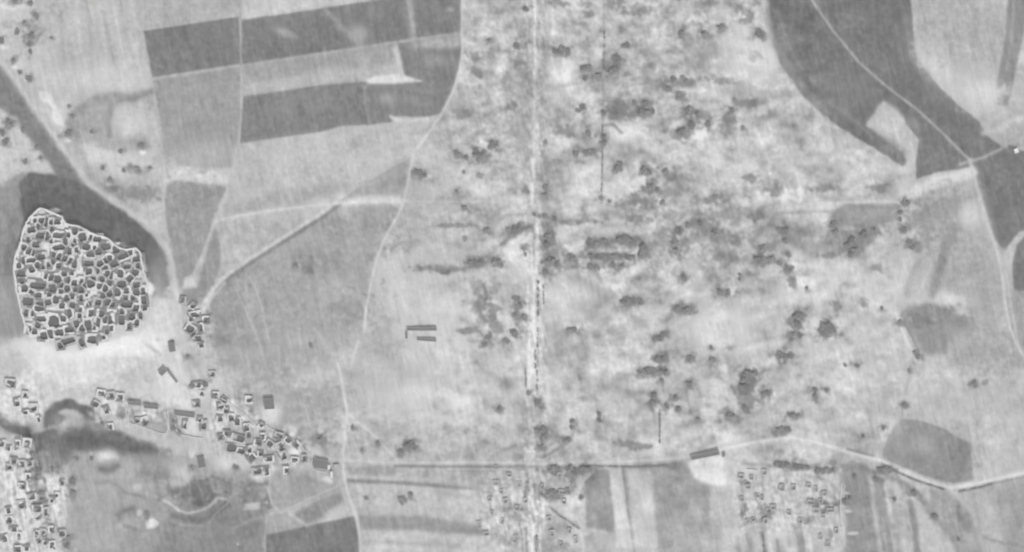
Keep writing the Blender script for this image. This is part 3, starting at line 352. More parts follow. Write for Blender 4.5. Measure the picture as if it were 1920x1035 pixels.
for cx_, cy_, rx_, ry_ in ((440, 800, 55, 70), (530, 840, 55, 40), (250, 770, 90, 30), (960, 950, 70, 80), (1480, 940, 110, 60), (375, 605, 30, 50), (40, 750, 50, 45)):
    K = np.clip(1.3 - np.hypot((np.arange(NX)[None, :] + X0 - cx_) / rx_, (np.arange(NY)[:, None] + Y0 - cy_) / ry_) ** 3, 0, 1); V += K * ((N_str * 4 + N_sm * 6 + 2) if cy_ > 900 else (N_str * 4 + N_sm * 7 + 3))
K = np.exp(-(np.abs(np.arange(NX)[None, :] + X0 - 1003) / 22.0) ** 4) * np.ones((NY, 1)); V += K * (N_str * 4 + N_sm * 3.5)
V += N_sm * 2.3 + N_mid * 1.5 + N_big * 1.5 + side[None, :] * (fnoise(16, 9, 31) * 4.5)
V = np.clip(V, 95, 234)
ALB = alb(V)

# ------------------------------------------------------------------ relief
TOWN = [(77, 389), (90, 392), (120, 404), (128, 421), (150, 424), (180, 438), (204, 444), (218, 458), (240, 466), (256, 462), (268, 476), (275, 500), (282, 532), (286, 560), (282, 590), (272, 612), (258, 618), (240, 625), (218, 640), (196, 640), (182, 648), (160, 660),
        (140, 660), (115, 662), (85, 645), (60, 626), (47, 604), (40, 575), (32, 545), (27, 515), (31, 485), (40, 458), (46, 430), (58, 408)]
Z = fnoise(45, 40, 21) * 0.9 + fnoise(16, 14, 22) * 0.28
def poly_dist(pts, gx, gy):
    d = segdist(pts + [pts[0]], gx, gy); m = inpoly(pts, gx, gy); return np.where(m, 0, d)
b = (0, 560, 300, 900); gx, gy = grid(b)
def plateau(pts, h, wN, wS, b, wW=None):
    gx, gy = grid(b); d = poly_dist(pts, gx, gy)
    cx = sum(p[0] for p in pts) / len(pts); cy = sum(p[1] for p in pts) / len(pts)
    ang = np.arctan2(-(gy - cy), gx - cx); n = (np.sin(ang) + 1) / 2
    w = wS + (wN - wS) * n
    if wW: w = w + (wW - w) * np.clip(-np.cos(ang), 0, 1) ** 2
    return gblur(h * np.clip(1 - d / w, 0, 1), 2.0)
flat = gblur((np.hypot(0, 0) + poly_dist(TOWN, gx, gy) <= 6).astype(float), 4)
s = Z[b[2]:b[3], b[0]:b[1]]; s *= (1 - flat); s += plateau(TOWN, 13.0, 44, 60, b, 20)
HILL = [(-200, 835), (0, 822), (45, 838), (110, 850), (150, 842), (200, 850), (250, 862), (300, 875), (320, 920), (300, 1000), (280, 1300), (-200, 1300)]
b = (0, 560, 820, NY); Z[b[2]:b[3], b[0]:b[1]] += plateau(HILL, 7.0, 24, 40, b)
def ZE(cx, cy, rx, ry, h, rot=0, p=1.0):
    R = max(rx, ry) * 2.2; b = bbox([cx], [cy], R); gx, gy = grid(b); c, s_ = cos(radians(rot)), sin(radians(rot))
    u = ((gx - cx) * c + (gy - cy) * s_) / rx; w = (-(gx - cx) * s_ + (gy - cy) * c) / ry
    Z[b[2]:b[3], b[0]:b[1]] += h * np.exp(-(u * u + w * w) ** p)
ZE(200, 866, 17, 14, -6, p=1.6); ZE(365, 925, 46, 34, -6, p=1.6); ZE(1165, 228, 30, 24, 7); ZE(205, 225, 28, 30, -3, p=2); ZE(240, 222, 34, 30, 3); ZE(240, 970, 20, 16, 3); ZE(1780, 585, 45, 20, 4); ZE(420, 648, 26, 16, 3)
ZE(640, 530, 60, 30, 2.5, 25); ZE(850, 560, 90, 30, 2.5); ZE(820, 725, 90, 20, 2.5); ZE(1350, 620, 40, 34, 3); ZE(965, 440, 25, 22, 3); ZE(1600, 430, 45, 45, -2); ZE(105, 785, 14, 18, 4); ZE(1170, 470, 40, 14, 2)
CH = np.zeros_like(Z); S(off(CANAL[4:], 2), 9, 1.0, 3.5, 1.0, dst=CH); Z -= 1.1 * CH
CH = np.zeros_like(Z); S([(0, 165), (60, 235), (130, 320)], 22, 1.0, 8, 1.0, dst=CH); Z -= 2.0 * CH
edge = np.minimum.outer(np.minimum(np.arange(NY), np.arange(NY)[::-1]), np.full(NX, 9999)); edge = np.minimum(edge, np.minimum(np.arange(NX), np.arange(NX)[::-1])[None, :])
Z *= np.clip(edge / 90.0, 0, 1)

def samp(A, px, py, out):
    px = np.asarray(px, float); py = np.asarray(py, float)
    fx = np.clip(px - X0 - .5, 0, NX - 1.001); fy = np.clip(py - Y0 - .5, 0, NY - 1.001)
    ix = fx.astype(int); iy = fy.astype(int); tx = fx - ix; ty = fy - iy
    r = (A[iy, ix] * (1 - tx) + A[iy, ix + 1] * tx) * (1 - ty) + (A[iy + 1, ix] * (1 - tx) + A[iy + 1, ix + 1] * tx) * ty
    dx = np.maximum(np.maximum(X0 - px, px - (X0 + NX)), 0); dy = np.maximum(np.maximum(Y0 - py, py - (Y0 + NY)), 0)
    t = np.clip(np.hypot(dx, dy) / 250.0, 0, 1); return r * (1 - t) + out * t
BASE_A = float(alb(185))
def zat(px, py): return float(samp(Z, [px], [py], 0.0)[0])

# ------------------------------------------------------------------ materials
def noise_mul(nt, col_in, bsdf, specs):
    """multiply a colour by several world-space noises: (scale xyz, rot, strength, detail)"""
    n, l = nt.nodes, nt.links; geo = n.new('ShaderNodeNewGeometry'); cur = col_in
    for sc, rot, st, det in specs:
        mp = n.new('ShaderNodeMapping'); mp.vector_type = 'TEXTURE' if False else 'POINT'
        vr = n.new('ShaderNodeVectorRotate'); vr.rotation_type = 'Z_AXIS'; vr.inputs['Angle'].default_value = radians(rot)
        l.new(geo.outputs['Position'], vr.inputs['Vector']); l.new(vr.outputs[0], mp.inputs['Vector']); mp.inputs['Scale'].default_value = sc
        tx = n.new('ShaderNodeTexNoise'); tx.inputs['Scale'].default_value = 1.0; tx.inputs['Detail'].default_value = det; l.new(mp.outputs[0], tx.inputs['Vector'])
        mr = n.new('ShaderNodeMapRange'); mr.inputs['From Min'].default_value = .25; mr.inputs['From Max'].default_value = .75
        mr.inputs['To Min'].default_value = 1 - st; mr.inputs['To Max'].default_value = 1 + st; mr.clamp = False
        l.new(tx.outputs['Fac'], mr.inputs['Value'])
        vm = n.new('ShaderNodeVectorMath'); vm.operation = 'SCALE'; l.new(cur, vm.inputs[0]); l.new(mr.outputs[0], vm.inputs['Scale']); cur = vm.outputs[0]
    l.new(cur, bsdf.inputs['Base Color'])
def soil_mat():
    m = bpy.data.materials.new('soil'); m.use_nodes = True; nt = m.node_tree; bs = nt.nodes['Principled BSDF']
    bs.inputs['Roughness'].default_value = 1.0; bs.inputs['Specular IOR Level'].default_value = 0.0
    at = nt.nodes.new('ShaderNodeAttribute'); at.attribute_name = 'soil'
    noise_mul(nt, at.outputs['Color'], bs, [((.4, .05, .1), 11, .018, 1.0), ((.22, .22, .1), 0, .05, 3.0), ((.02, .02, .02), 0, .03, 2.0)])
    return m
def mat(name, a, st=.12, sc=.5, rough=1.0, tr=0.0):
    m = bpy.data.materials.new(name); m.use_nodes = True; nt = m.node_tree; bs = nt.nodes['Principled BSDF']
    bs.inputs['Roughness'].default_value = rough; bs.inputs['Specular IOR Level'].default_value = 0.05
    rgb = nt.nodes.new('ShaderNodeRGB'); rgb.outputs[0].default_value = (a, a, a, 1)
    noise_mul(nt, rgb.outputs[0], bs, [((sc, sc, sc), 0, st, 3.0), ((sc * .12, sc * .12, sc * .12), 0, st * .8, 2.0)])
    return m
M_SOIL = soil_mat()
M = dict(roof=mat('mud_roof', .46, .10, .3), roof2=mat('grey_mud_roof', .34, .12, .3), roof3=mat('pale_mud_roof', .54, .10, .3), dark_roof=mat('dark_flat_roof', .13, .12, .2), wall=mat('mud_brick', .40, .12), yard2=mat('pale_swept_yard', .25, .2), roof4=mat('dark_mud_roof', .17, .15, .3), yard=mat('swept_yard', .14, .2), court=mat('shaded_courtyard', .095, .2), parapet=mat('lime_plaster', .56, .08),
         door=mat('old_wood', .10), leaf=mat('dusty_leaves', .18, .3, .6), leaf2=mat('pale_dusty_leaves', .22, .3, .6), bark=mat('bark', .12), white=mat('whitewash', .62, .05), steel=mat('steel', .25, .1, .5, .6), stone=mat('rampart_stone', .55, .12, .4))

# ------------------------------------------------------------------ mesh helpers
def tag(o, label=None, cat=None, group=None, kind=None):
    if label: o['label'] = label
    if cat: o['category'] = cat
    if group: o['group'] = group
    if kind: o['kind'] = kind
    return o
def mk(name, verts, faces, m, parent=None, smooth=False):
    me = bpy.data.meshes.new(name); me.from_pydata(verts, [], faces); me.materials.append(m)
    if smooth: me.polygons.foreach_set('use_smooth', [True] * len(me.polygons))
    me.update(); o = bpy.data.objects.new(name, me); COL.objects.link(o)
    if parent: o.parent = parent
    return o
def empty(name, loc, rz=0):
    o = bpy.data.objects.new(name, None); COL.objects.link(o); o.location = loc; o.rotation_euler = (0, 0, rz); o.empty_display_size = 2; return o
class MB:
    def __init__(s): s.v = []; s.f = []
    def add(s, v, f):
        n = len(s.v); s.v += [tuple(p) for p in v]; s.f += [tuple(i + n for i in q) for q in f]
    def prism(s, pts, z0, z1, cap=True, bottom=False):
        n = len(pts); v = [(x, y, z0) for x, y in pts] + [(x, y, z1) for x, y in pts]
        f = [(i, (i + 1) % n, (i + 1) % n + n, i + n) for i in range(n)]
        if cap: f.append(tuple(range(n, 2 * n)))
        if bottom: f.append(tuple(range(n - 1, -1, -1)))
        s.add(v, f)
    def box(s, cx, cy, w, d, z0, z1, rz=0):
        c, q = cos(rz), sin(rz)
        s.prism([(cx + a * w / 2 * c - b_ * d / 2 * q, cy + a * w / 2 * q + b_ * d / 2 * c) for a, b_ in ((-1, -1), (1, -1), (1, 1), (-1, 1))], z0, z1, True, True)
    def ring(s, O, I, z0, z1, outer=True, inner=True, top=True):
        n = len(O)
        v = [(x, y, z0) for x, y in O] + [(x, y, z1) for x, y in O] + [(x, y, z0) for x, y in I] + [(x, y, z1) for x, y in I]; f = []
        for i in range(n):
            j = (i + 1) % n
            if outer: f.append((i, j, j + n, i + n))
            if inner: f.append((j + 2 * n, i + 2 * n, i + 3 * n, j + 3 * n))
            if top: f.append((i + n, j + n, j + 3 * n, i + 3 * n))
        s.add(v, f)
    def build(s, name, m, parent=None): return mk(name, s.v, s.f, m, parent)
def set_soil(me, vals):
    at = me.color_attributes.new('soil', 'FLOAT_COLOR', 'POINT'); c = np.ones((len(vals), 4), np.float32); c[:, :3] = np.asarray(vals, np.float32)[:, None]
    at.data.foreach_set('color', c.ravel())
def fast_mesh(name, co, quads, vals, kind='structure', label=None):
    me = bpy.data.meshes.new(name); nv, nf = len(co), len(quads)
    me.vertices.add(nv); me.vertices.foreach_set('co', np.asarray(co, np.float32).ravel()); me.loops.add(nf * 4); me.loops.foreach_set('vertex_index', np.asarray(quads, np.int32).ravel())
    me.polygons.add(nf); me.polygons.foreach_set('loop_start', np.arange(0, nf * 4, 4, dtype=np.int32)); me.polygons.foreach_set('loop_total', np.full(nf, 4, np.int32)); me.polygons.foreach_set('use_smooth', np.ones(nf, bool))
    me.update(calc_edges=True); set_soil(me, vals); me.materials.append(M_SOIL); o = bpy.data.objects.new(name, me); COL.objects.link(o); tag(o, label, None, None, kind); return o

# ------------------------------------------------------------------ ground sheet
def axis(lo, hi, step, far):
    core = list(np.arange(lo, hi + step * .5, step)); out = []; s_, p = step, hi
    while p < far: s_ *= 1.5; p += s_; out.append(p)
    L = []; s_, p = step, lo
    while p > -far: s_ *= 1.5; p -= s_; L.append(p)
    return np.array(L[::-1] + core + out)
AX = axis(-50, 1970, 1.6, 22000); AY = axis(-50, 1085, 1.6, 22000)
GX, GY = np.meshgrid(AX, AY); nx, ny = len(AX), len(AY)
GZ = samp(Z, GX.ravel(), GY.ravel(), 0.0); GA = samp(ALB, GX.ravel(), GY.ravel(), BASE_A)
co = np.stack([GX.ravel() - W / 2, H / 2 - GY.ravel(), GZ], 1)
ii = np.arange(nx * ny).reshape(ny, nx); quads = np.stack([ii[:-1, :-1], ii[1:, :-1], ii[1:, 1:], ii[:-1, 1:]], -1).reshape(-1, 4)
fast_mesh('ground', co, quads, GA)
ccx = ((GX[:-1, :-1] + GX[1:, 1:]) / 2); ccy = ((GY[:-1, :-1] + GY[1:, 1:]) / 2); qg = quads.reshape(ny - 1, nx - 1, 4)
def sheet(name, pts, label=None, lift=.05):
    xs = [p[0] for p in pts]; ys = [p[1] for p in pts]
    i0, i1 = np.searchsorted(AX, min(xs)) - 1, np.searchsorted(AX, max(xs)) + 1; j0, j1 = np.searchsorted(AY, min(ys)) - 1, np.searchsorted(AY, max(ys)) + 1
    i0, j0 = max(i0, 0), max(j0, 0); m = inpoly(pts, ccx[j0:j1, i0:i1], ccy[j0:j1, i0:i1]); q = qg[j0:j1, i0:i1][m]
    u, inv = np.unique(q.ravel(), return_inverse=True); c = co[u].copy(); c[:, 2] += lift
    return fast_mesh(name, c, inv.reshape(-1, 4), GA[u], label=label)
for nm, pts, lb in [
    ('ploughed_field', [(268, 58), (448, 31), (451, 119), (285, 146)], 'dark rectangular ploughed field at the top left'),
    ('ploughed_field', [(453, 38), (620, 13), (770, -40), (863, -40), (863, 60), (740, 77), (600, 99), (454, 121)], 'long dark ploughed field with pale washes at the top'),
    ('ploughed_field', [(456, 182), (600, 162), (690, 155), (760, 154), (756, 84), (862, 66), (860, 120), (846, 165), (826, 212), (735, 217), (690, 233), (530, 256), (451, 268)], 'dark ploughed field west of the curving plain track'),
    ('field', [(287, 149), (450, 125), (452, 180), (446, 262), (435, 312), (380, 314), (332, 306), (306, 280)], 'mid grey field under the dark rectangular one'),
    ('field', [(455, 124), (745, 80), (750, 140), (690, 150), (456, 180)], 'pale grey wedge field between two dark ones'),
    ('ploughed_field', [(1441, -40), (1449, 50), (1466, 118), (1512, 180), (1563, 228), (1640, 274), (1693, 310), (1620, 236), (1655, 189), (1700, 222), (1718, 262), (1716, 330), (1810, 306), (1765, 254), (1716, 208), (1656, 163), (1606, 119), (1556, 58), (1512, -10)], 'dark field on the west side of the slanting farm track'),
    ('ploughed_field', [(1530, -40), (1702, -40), (1713, 70), (1718, 108), (1763, 165), (1804, 204), (1838, 232), (1850, 255), (1820, 292), (1775, 248), (1724, 201), (1664, 156), (1614, 112), (1565, 52)], 'dark field on the east side of the slanting farm track'),
    ('ploughed_field', [(1834, 312), (1882, 282), (1960, 285), (1960, 425), (1905, 442), (1882, 468), (1862, 430), (1848, 380)], 'dark field at the right edge below the forking track'),
    ('ploughed_field', [(1930, 440), (1908, 462), (1899, 500), (1904, 543), (1960, 545)], 'small dark rounded field cut by the right edge'),
    ('field', [(1862, 195), (1869, 160), (1886, 70), (1893, -40), (1935, -40), (1917, 70), (1904, 130), (1889, 197)], 'narrow grey strip field in the top right corner'),
    ('field', [(1691, 787), (1762, 802), (1818, 835), (1822, 901), (1740, 893), (1670, 864), (1658, 848)], 'dark five-sided field above the bend of the road'),
    ('ploughed_field', [(498, 1004), (580, 986), (665, 969), (673, 1000), (680, 1080), (498, 1080)], 'dark ploughed field at the bottom edge beside the track'),
    ('field', [(1692, 583), (1748, 570), (1780, 586), (1828, 603), (1785, 632), (1778, 660), (1735, 666), (1714, 635)], 'dark patch of crops right of the slanting ditch'),
    ('field', [(1111, 880), (1141, 881), (1155, 1000), (1101, 990), (1098, 900)], 'grey strip field south of the road near the crossroads'),
    ('field', [(1224, 881), (1290, 870), (1300, 897), (1333, 915), (1318, 1070), (1240, 1070), (1231, 970)], 'broad grey field left of the pale threshing ground'),
    ('field', [(1586, 872), (1640, 887), (1632, 930), (1650, 1070), (1590, 1070)], 'grey strip field beside the south-eastern village'),
    ('field', [(672, 969), (780, 969), (880, 983), (903, 991), (903, 1002), (780, 994), (679, 991)], 'dark strip of crops across the south-centre fields'),
    ('dry_river_bed', [(-40, 70), (0, 122), (20, 152), (60, 207), (100, 266), (140, 320), (110, 330), (76, 285), (28, 222), (0, 202), (-40, 170)], 'dark dry river bed beside the north-western road')]:
    sheet(nm, pts, lb)

def resample(pts, step):
    out = []
    for k in range(len(pts) - 1):
        p0 = pts[max(k - 1, 0)]; p1, p2 = pts[k], pts[k + 1]; p3 = pts[min(k + 2, len(pts) - 1)]
        n = max(1, int(hypot(p2[0] - p1[0], p2[1] - p1[1]) / step))
        for i in range(n):
            t = i / n
            out.append(tuple(.5 * (2 * p1[a] + (p2[a] - p0[a]) * t + (2 * p0[a] - 5 * p1[a] + 4 * p2[a] - p3[a]) * t * t + (3 * p1[a] - p0[a] - 3 * p2[a] + p3[a]) * t ** 3) for a in (0, 1)))
    out.append(pts[-1]); return out
def ribbon(name, pts, w, label, lift=.09, gain=1.0):
    p = resample(pts, 4.0); nw = 4; co_, vals, q = [], [], []; ph = random.random() * 9
    for i, (x, y) in enumerate(p):
        a, b_ = p[max(i - 1, 0)], p[min(i + 1, len(p) - 1)]; dx, dy = b_[0] - a[0], b_[1] - a[1]; L = hypot(dx, dy) or 1; nx_, ny_ = -dy / L, dx / L
        ww = w * (1 + .12 * sin(i * .37 + ph) + .08 * sin(i * 1.1 + ph * 2))
        for k in range(nw + 1):
            t = (k / nw - .5) * ww; co_.append((x + nx_ * t, y + ny_ * t))
            vals.append(gain if 0 < k < nw else 1.0)
    A = np.array(co_); zz = samp(Z, A[:, 0], A[:, 1], 0); al = samp(ALB, A[:, 0], A[:, 1], BASE_A) * np.array(vals)
    for i in range(len(p) - 1):
        for k in range(nw): o = i * (nw + 1) + k; q.append((o, o + 1, o + nw + 2, o + nw + 1))
    return fast_mesh(name, np.stack([A[:, 0] - W / 2, H / 2 - A[:, 1], zz + lift], 1), q, al, label=label)
ribbon('dirt_road', MAIN, 9, 'pale dirt road running down past the walled town', gain=1.06)
ribbon('dirt_road', ROAD_EW, 7, 'pale east-west dirt road across the bottom of the plain', .10, 1.10)
ribbon('dirt_road', [(1001, -60), (1003, 60), (1002, 150), (1001, 250), (1000, 340), (997, 372), (1001, 400), (1007, 425), (1009, 470), (1003, 520), (1000, 580), (1002, 640), (996, 690), (994, 760), (992, 820), (996, 866), (994, 905), (999, 940), (998, 990), (997, 1080)], 6, 'straight pale north-south road through the middle', .11, 1.05)
ribbon('track', PLAIN, 4, 'curving pale track across the plain', .12, 1.04); ribbon('track', PLAIN2, 3.5, 'faint middle stretch of the plain track', .12, 1.02); ribbon('track', PLAIN3, 5, 'pale track crossing the road near the bottom', .13, 1.04)
ribbon('track', BR_D, 3, 'thin branch track running to the east-west road', .14); ribbon('track', TRK_E, 3, 'thin track along the edge of the dark fields', .12); ribbon('track', TRK_G, 5, 'short track joining the road north of the town', .13)
ribbon('track', TRK_I, 3.6, 'thin slanting track through the dark eastern fields', .12, 1.02); ribbon('track', TRK_I2, 2.6, 'second rut beside the eastern track', .13); ribbon('track', TRK_I3, 4, 'track forking off to the right edge', .14); ribbon('track', TRK_J, 3, 'short track below the corner of the dark field', .12)
ribbon('track', ROAD_B, 5, 'pale track crossing the plain above the dry canal', .13, 1.03)
ribbon('path', [(1020, 940), (1050, 963), (1090, 1000), (1095, 1035)], 2.5, 'slanting path at the foot of the crossroads village', .12); ribbon('path', [(510, 888), (503, 918), (510, 945), (527, 962), (545, 952), (600, 925), (632, 912)], 2.5, 'looping path round the oval plot', .12)
ribbon('path', [(440, 893), (437, 925), (425, 945), (405, 962), (392, 980)], 2.5, 'path beside the sunken garden', .12); ribbon('path', [(772, 293), (800, 288), (850, 289), (880, 287)], 4, 'pale path leading to the small copse', .15)
ribbon('dry_canal', off(CANAL, 2), 8, 'dry canal bed slanting across the western plain', .08)

# ------------------------------------------------------------------ courtyard houses
ORD = 'zeroth first second third fourth fifth sixth seventh eighth ninth tenth eleventh twelfth thirteenth fourteenth fifteenth sixteenth seventeenth eighteenth nineteenth twentieth'.split()
TENS = {2: 'twent', 3: 'thirt', 4: 'fort', 5: 'fift', 6: 'sixt', 7: 'sevent', 8: 'eight', 9: 'ninet'}
def ordi(n):
    if n <= 20: return ORD[n]
    t, u = divmod(n, 10); return TENS[t] + ('ieth' if u == 0 else 'y-' + ORD[u])
def clip_half(poly, nx_, ny_, d):     # keep points with n.p <= d
    out = []
    for i in range(len(poly)):
        a, b_ = poly[i], poly[(i + 1) % len(poly)]; da = a[0] * nx_ + a[1] * ny_ - d; db = b_[0] * nx_ + b_[1] * ny_ - d
        if da <= 0: out.append(a)
        if (da < 0) != (db < 0) and da != db: t = da / (da - db); out.append((a[0] + t * (b_[0] - a[0]), a[1] + t * (b_[1] - a[1])))
    return out
def ray(poly, ang):                    # distance from origin to a convex polygon along ang
    c, s_ = cos(ang), sin(ang); best = 1e9
    for i in range(len(poly)):
        (ax, ay), (bx, by) = poly[i], poly[(i + 1) % len(poly)]; ex, ey = bx - ax, by - ay; den = c * ey - s_ * ex
        if abs(den) < 1e-9: continue
        t = (ax * ey - ay * ex) / den; u = (ax * s_ - ay * c) / den
        if t > 0 and -1e-6 <= u <= 1 + 1e-6: best = min(best, t)
    return best if best < 1e8 else 1.0
def supp(h, dx, dy):                   # how far the courtyard reaches in a direction
    w, d, r = h[2] / 2, h[3] / 2, radians(-h[4]); c, s_ = cos(r), sin(r); u, v = dx * c + dy * s_, -dx * s_ + dy * c
    return abs(u) * w + abs(v) * d
def rectpoly(w, d, r, e=0, cut=.28):
    w, d = w / 2 + e, d / 2 + e; k = min(w, d) * cut; P_ = [(w, -d + k), (w, d - k), (w - k, d), (-w + k, d), (-w, d - k), (-w, -d + k), (-w + k, -d), (w - k, -d)]
    c, s_ = cos(r), sin(r); return [(x * c - y * s_, x * s_ + y * c) for x, y in P_]
def house(h, neigh, ring_w, height, gap=.08, name='courtyard_house', clip=None):
    px, py, w, d, rot = h; rnd = random.Random(int(px * 31 + py * 17)); r = radians(-rot + rnd.uniform(-9, 9))
    out = rectpoly(w, d, r, ring_w + rnd.uniform(-.6, .9), .12)
    for q in neigh:
        dx, dy = q[0] - px, -(q[1] - py); L = hypot(dx, dy)
        if L < .5 or L > 45: continue
        dx /= L; dy /= L; a, b_ = supp(h, dx, dy), supp(q, dx, dy); free = L - a - b_
        lim = a + free / 2 - gap / 2; lim = max(lim, L * a / (a + b_) - .2 if free < 1 else 0)
        out2 = clip_half(out, dx, dy, max(lim, 2.0)); out = out2 if len(out2) >= 3 else out
    inn = rectpoly(w, d, r, 0, .3); angs = sorted([math.atan2(y, x) for x, y in out] + [2 * pi * k / 14 - pi + .01 for k in range(14)]); A = []
    for a in angs:
        if not A or a - A[-1] > .05: A.append(a)
    O, I = [], []
    for a in A:
        ro = ray(out, a); ri = min(ray(inn, a) * rnd.uniform(.84, 1.12), ro - 1.25); ri = max(ri, .5); O.append((cos(a) * ro, sin(a) * ro)); I.append((cos(a) * ri, sin(a) * ri))
    z0 = zat(px, py); ht = height + rnd.uniform(-.5, .9); t = empty(name, (wx(px), wy(py), z0))
    m = MB(); m.ring(O, I, -2.0, ht, True, True, False); m.build('wall', M['wall'], t)
    n = len(O); town = ring_w > 2
    # most wings are pale, a random arc darker so neighbouring courts run together
    dark = set()
    if town:
        k0, ln = rnd.randrange(n), int(n * rnd.uniform(.15, .68 if px > 185 or 470 < py < 560 else .5)); dark |= {(k0 + q) % n for q in range(ln)}
    sc = lambda P_, e: [(x * (1 - e / max(hypot(x, y), 1)), y * (1 - e / max(hypot(x, y), 1))) for x, y in P_]
    Oa, Ob = sc(O, -.06), sc(O, .38)
    for nm, keep, m_ in (('roof', [k for k in range(n) if k not in dark], M[rnd.choice(['roof', 'roof3', 'roof2', 'roof3']) if town else 'roof2']), ('dark_wing', sorted(dark), M['roof4'])):
        if not keep: continue
        m = MB()
        for k in keep:
            j = (k + 1) % n; m.add([(*O[k], ht), (*O[j], ht), (*I[j], ht), (*I[k], ht)], [(0, 1, 2, 3)])
        m.build(nm, m_, t)
    m = MB()
    for k in range(n):
        if k in dark: continue
        j = (k + 1) % n; z1 = ht + (.5 if town else .3); m.add([(*Oa[k], ht - .3), (*Oa[j], ht - .3), (*Oa[j], z1), (*Oa[k], z1), (*Ob[k], ht), (*Ob[j], ht), (*Ob[j], z1), (*Ob[k], z1)], [(0, 1, 2, 3), (3, 2, 6, 7), (5, 4, 7, 6)])
    m.build('parapet', M['parapet'] if town else M['roof2'], t)
    n = len(I); mk('courtyard', [(x, y, .08) for x, y in I], [tuple(range(n))], M['court'] if ring_w > 2.2 else M['yard2'] if py > 875 and px > 880 else M['yard'], t)  # court: floor colour darkened to carry the courtyard's shade
    # door in the courtyard's south-facing wall and now and then a stair head on the roof
    k = max(range(n), key=lambda i: I[i][1]); x, y = I[k]; m = MB(); m.box(x, y - .05, 1.1, .3, .08, 2.1, 0); m.build('door', M['door'], t)
    if rnd.random() < .35:
        k = rnd.randrange(n); x = (O[k][0] + I[k][0]) / 2; y = (O[k][1] + I[k][1]) / 2; m = MB(); m.box(x, y, 1.7, 1.7, ht + .02, ht + 2.1, r); m.build('stair_head', M['parapet'], t)
    return t
def parse(s_):
    out = []
    for e in s_.replace('\n', '').split(','):
        if e.strip():
            c = [float(t) for t in e.split()]; out.append(tuple(c + [0.0] * (5 - len(c))))
    return out
TOWN_H = [(a, b_, c * 1.16 + 1.2, d * 1.16 + 1.2, e) for a, b_, c, d, e in parse("""81 414 11 8,89.2 416 5 15,69 414 6 6,98.5 417 6 7,110 416.5 11 8,62.5 431 13 9,74 424 5 11,100 429.5 6 8,79.5 441.5 15 9,91 443 6 16,111.5 441.5 16 8,56 449.5 5 8,98.8 452 5 8,70 459 11 9,48 464 8 9,56.5 472 9 9,64.5 475 5 8,
113 464 22 8,80 482 13 9,104 477 6 9,114 482 9 11,131 441 6 9,125.5 453 7 13,143 434 9 11,157 445 13 12,173 445 5 7,184 448 13 9,143 452 5 7,164.5 463 14 10,200.5 462.5 15 10,180 465 5 7,133 471 7 11,146 469 5 8,139 459 4 5,172 477 13 8,187 472 11 11,220 468 11 12,
234 480 21 9 -25,247 473 6 9,208 484 8 9,217 494 13 12 -30,241 500 12 6,260 485 14 8,228 513 10 12,203.5 513 8 9,211 517 5 11,256 511 11 9,247 521 13 9 -40,261 498 6 9,230 533 14 11,208 531 7 9,258 534 11 8,223 547 9 13,239.5 545 8 9,270.5 545.5 6 11,258 549 11 9,251 558 6 8,
207 550 10 10,238 559 7 6,272 563 8 15 -10,205 567 12 9,240 572 20 8,38.5 498 8 8,47 488.5 5 11,61 488 16 7,72 497 8 11,62.5 505 10 10,43 514 15 10,43.5 528 10 6 50,50 541 11 11,72 536 26 10 8,61 546 8 6,75 553 10 7,84 501 5 6,93.5 496 5 8,102 491 5 8,112.5 498 8 8,
88.5 518.5 5 7,98 521.5 8 9,111 523 11 12,101 540 11 13,95.5 552 7 7,117 546 8 8,108 562 9 12,55 565 17 12,78 570 13 7,92 567 11 8,124 485 13 9 12,134 489 8 9,142 495 8 13,169 494 15 8,191 494 12 9 -15,201 489 8 8,138 511.5 5 8,123.5 514 9 8,169 509 10 10,186 508 5 8,
200 501 9 6,131 524 6 10,142 530 8 9,194 523 8 9,178 522 7 6,128.5 540.5 10 10,118 535 6 8,172 532 14 13,155 543 10 10,162 534 6 8,189 536.5 8 9,200 541 9 13,144 543 7 7,156 527 5 7,128 558 8 9,138 556 7 8,155 558 5 10,196 554 9 9,187 567 9 8,138 572 9 8,119 573 9 9,170 570 7 8,
76 578 14 9,52 585.5 6 10,63.5 588 4 7,80 598 15 8,104 602.5 18 18,74 609.5 9 9,57.5 616 7 9,68 622 9 8,86 629 13 11,97.5 626 9 13,115 623 14 10,116 647 8 9,153.5 581 5 8,152 591 6 9,173.3 587 7 11,133 587 7 15,121 597 10 9,146 607 9 12 -20,157 614 10 10,166.5 609 11 15,132 618 16 8,
130 639 24 9 -15,155.5 642 7 13 -20,174.5 636.5 13 11,193 590 8 12,187 603 6 16,200 599 9 11,208 599 8 11,180 614 4 7,203 622 6 8,197 632 5 6,168 571 5 6,212 571 9 7,257 577.5 10 10,273.5 576 7 10,231.5 584 7 11,230 600 9 16,250 594 11 10,259 604 7 10,266 592 6 10,244 611 5 9,211.5 615 5 8,165 553 4 4""")]
def inset_ok(h): return True
town_objs = []
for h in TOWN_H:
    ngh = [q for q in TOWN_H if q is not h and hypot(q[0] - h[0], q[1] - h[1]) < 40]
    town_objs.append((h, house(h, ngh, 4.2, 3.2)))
rows = {}
for h, o in town_objs: rows.setdefault(int((h[1] - 400) // 15), []).append((h[0], h, o))
for rk, (r_, lst) in enumerate(sorted(rows.items())):
    for k, (_, h, o) in enumerate(sorted(lst, key=lambda t: t[0])):
        big = 'very large' if h[2] * h[3] > 200 else 'large' if h[2] * h[3] > 120 else 'small' if h[2] * h[3] < 50 else 'middling'
        shp = 'broad' if h[2] > 1.45 * h[3] else 'narrow' if h[3] > 1.45 * h[2] else 'square'
        tag(o, f'{big} {shp} courtyard house, {ordi(k + 1)} from west in the walled town\'s {ordi(rk + 1)} row', 'house', 'courtyard houses inside the walled town')
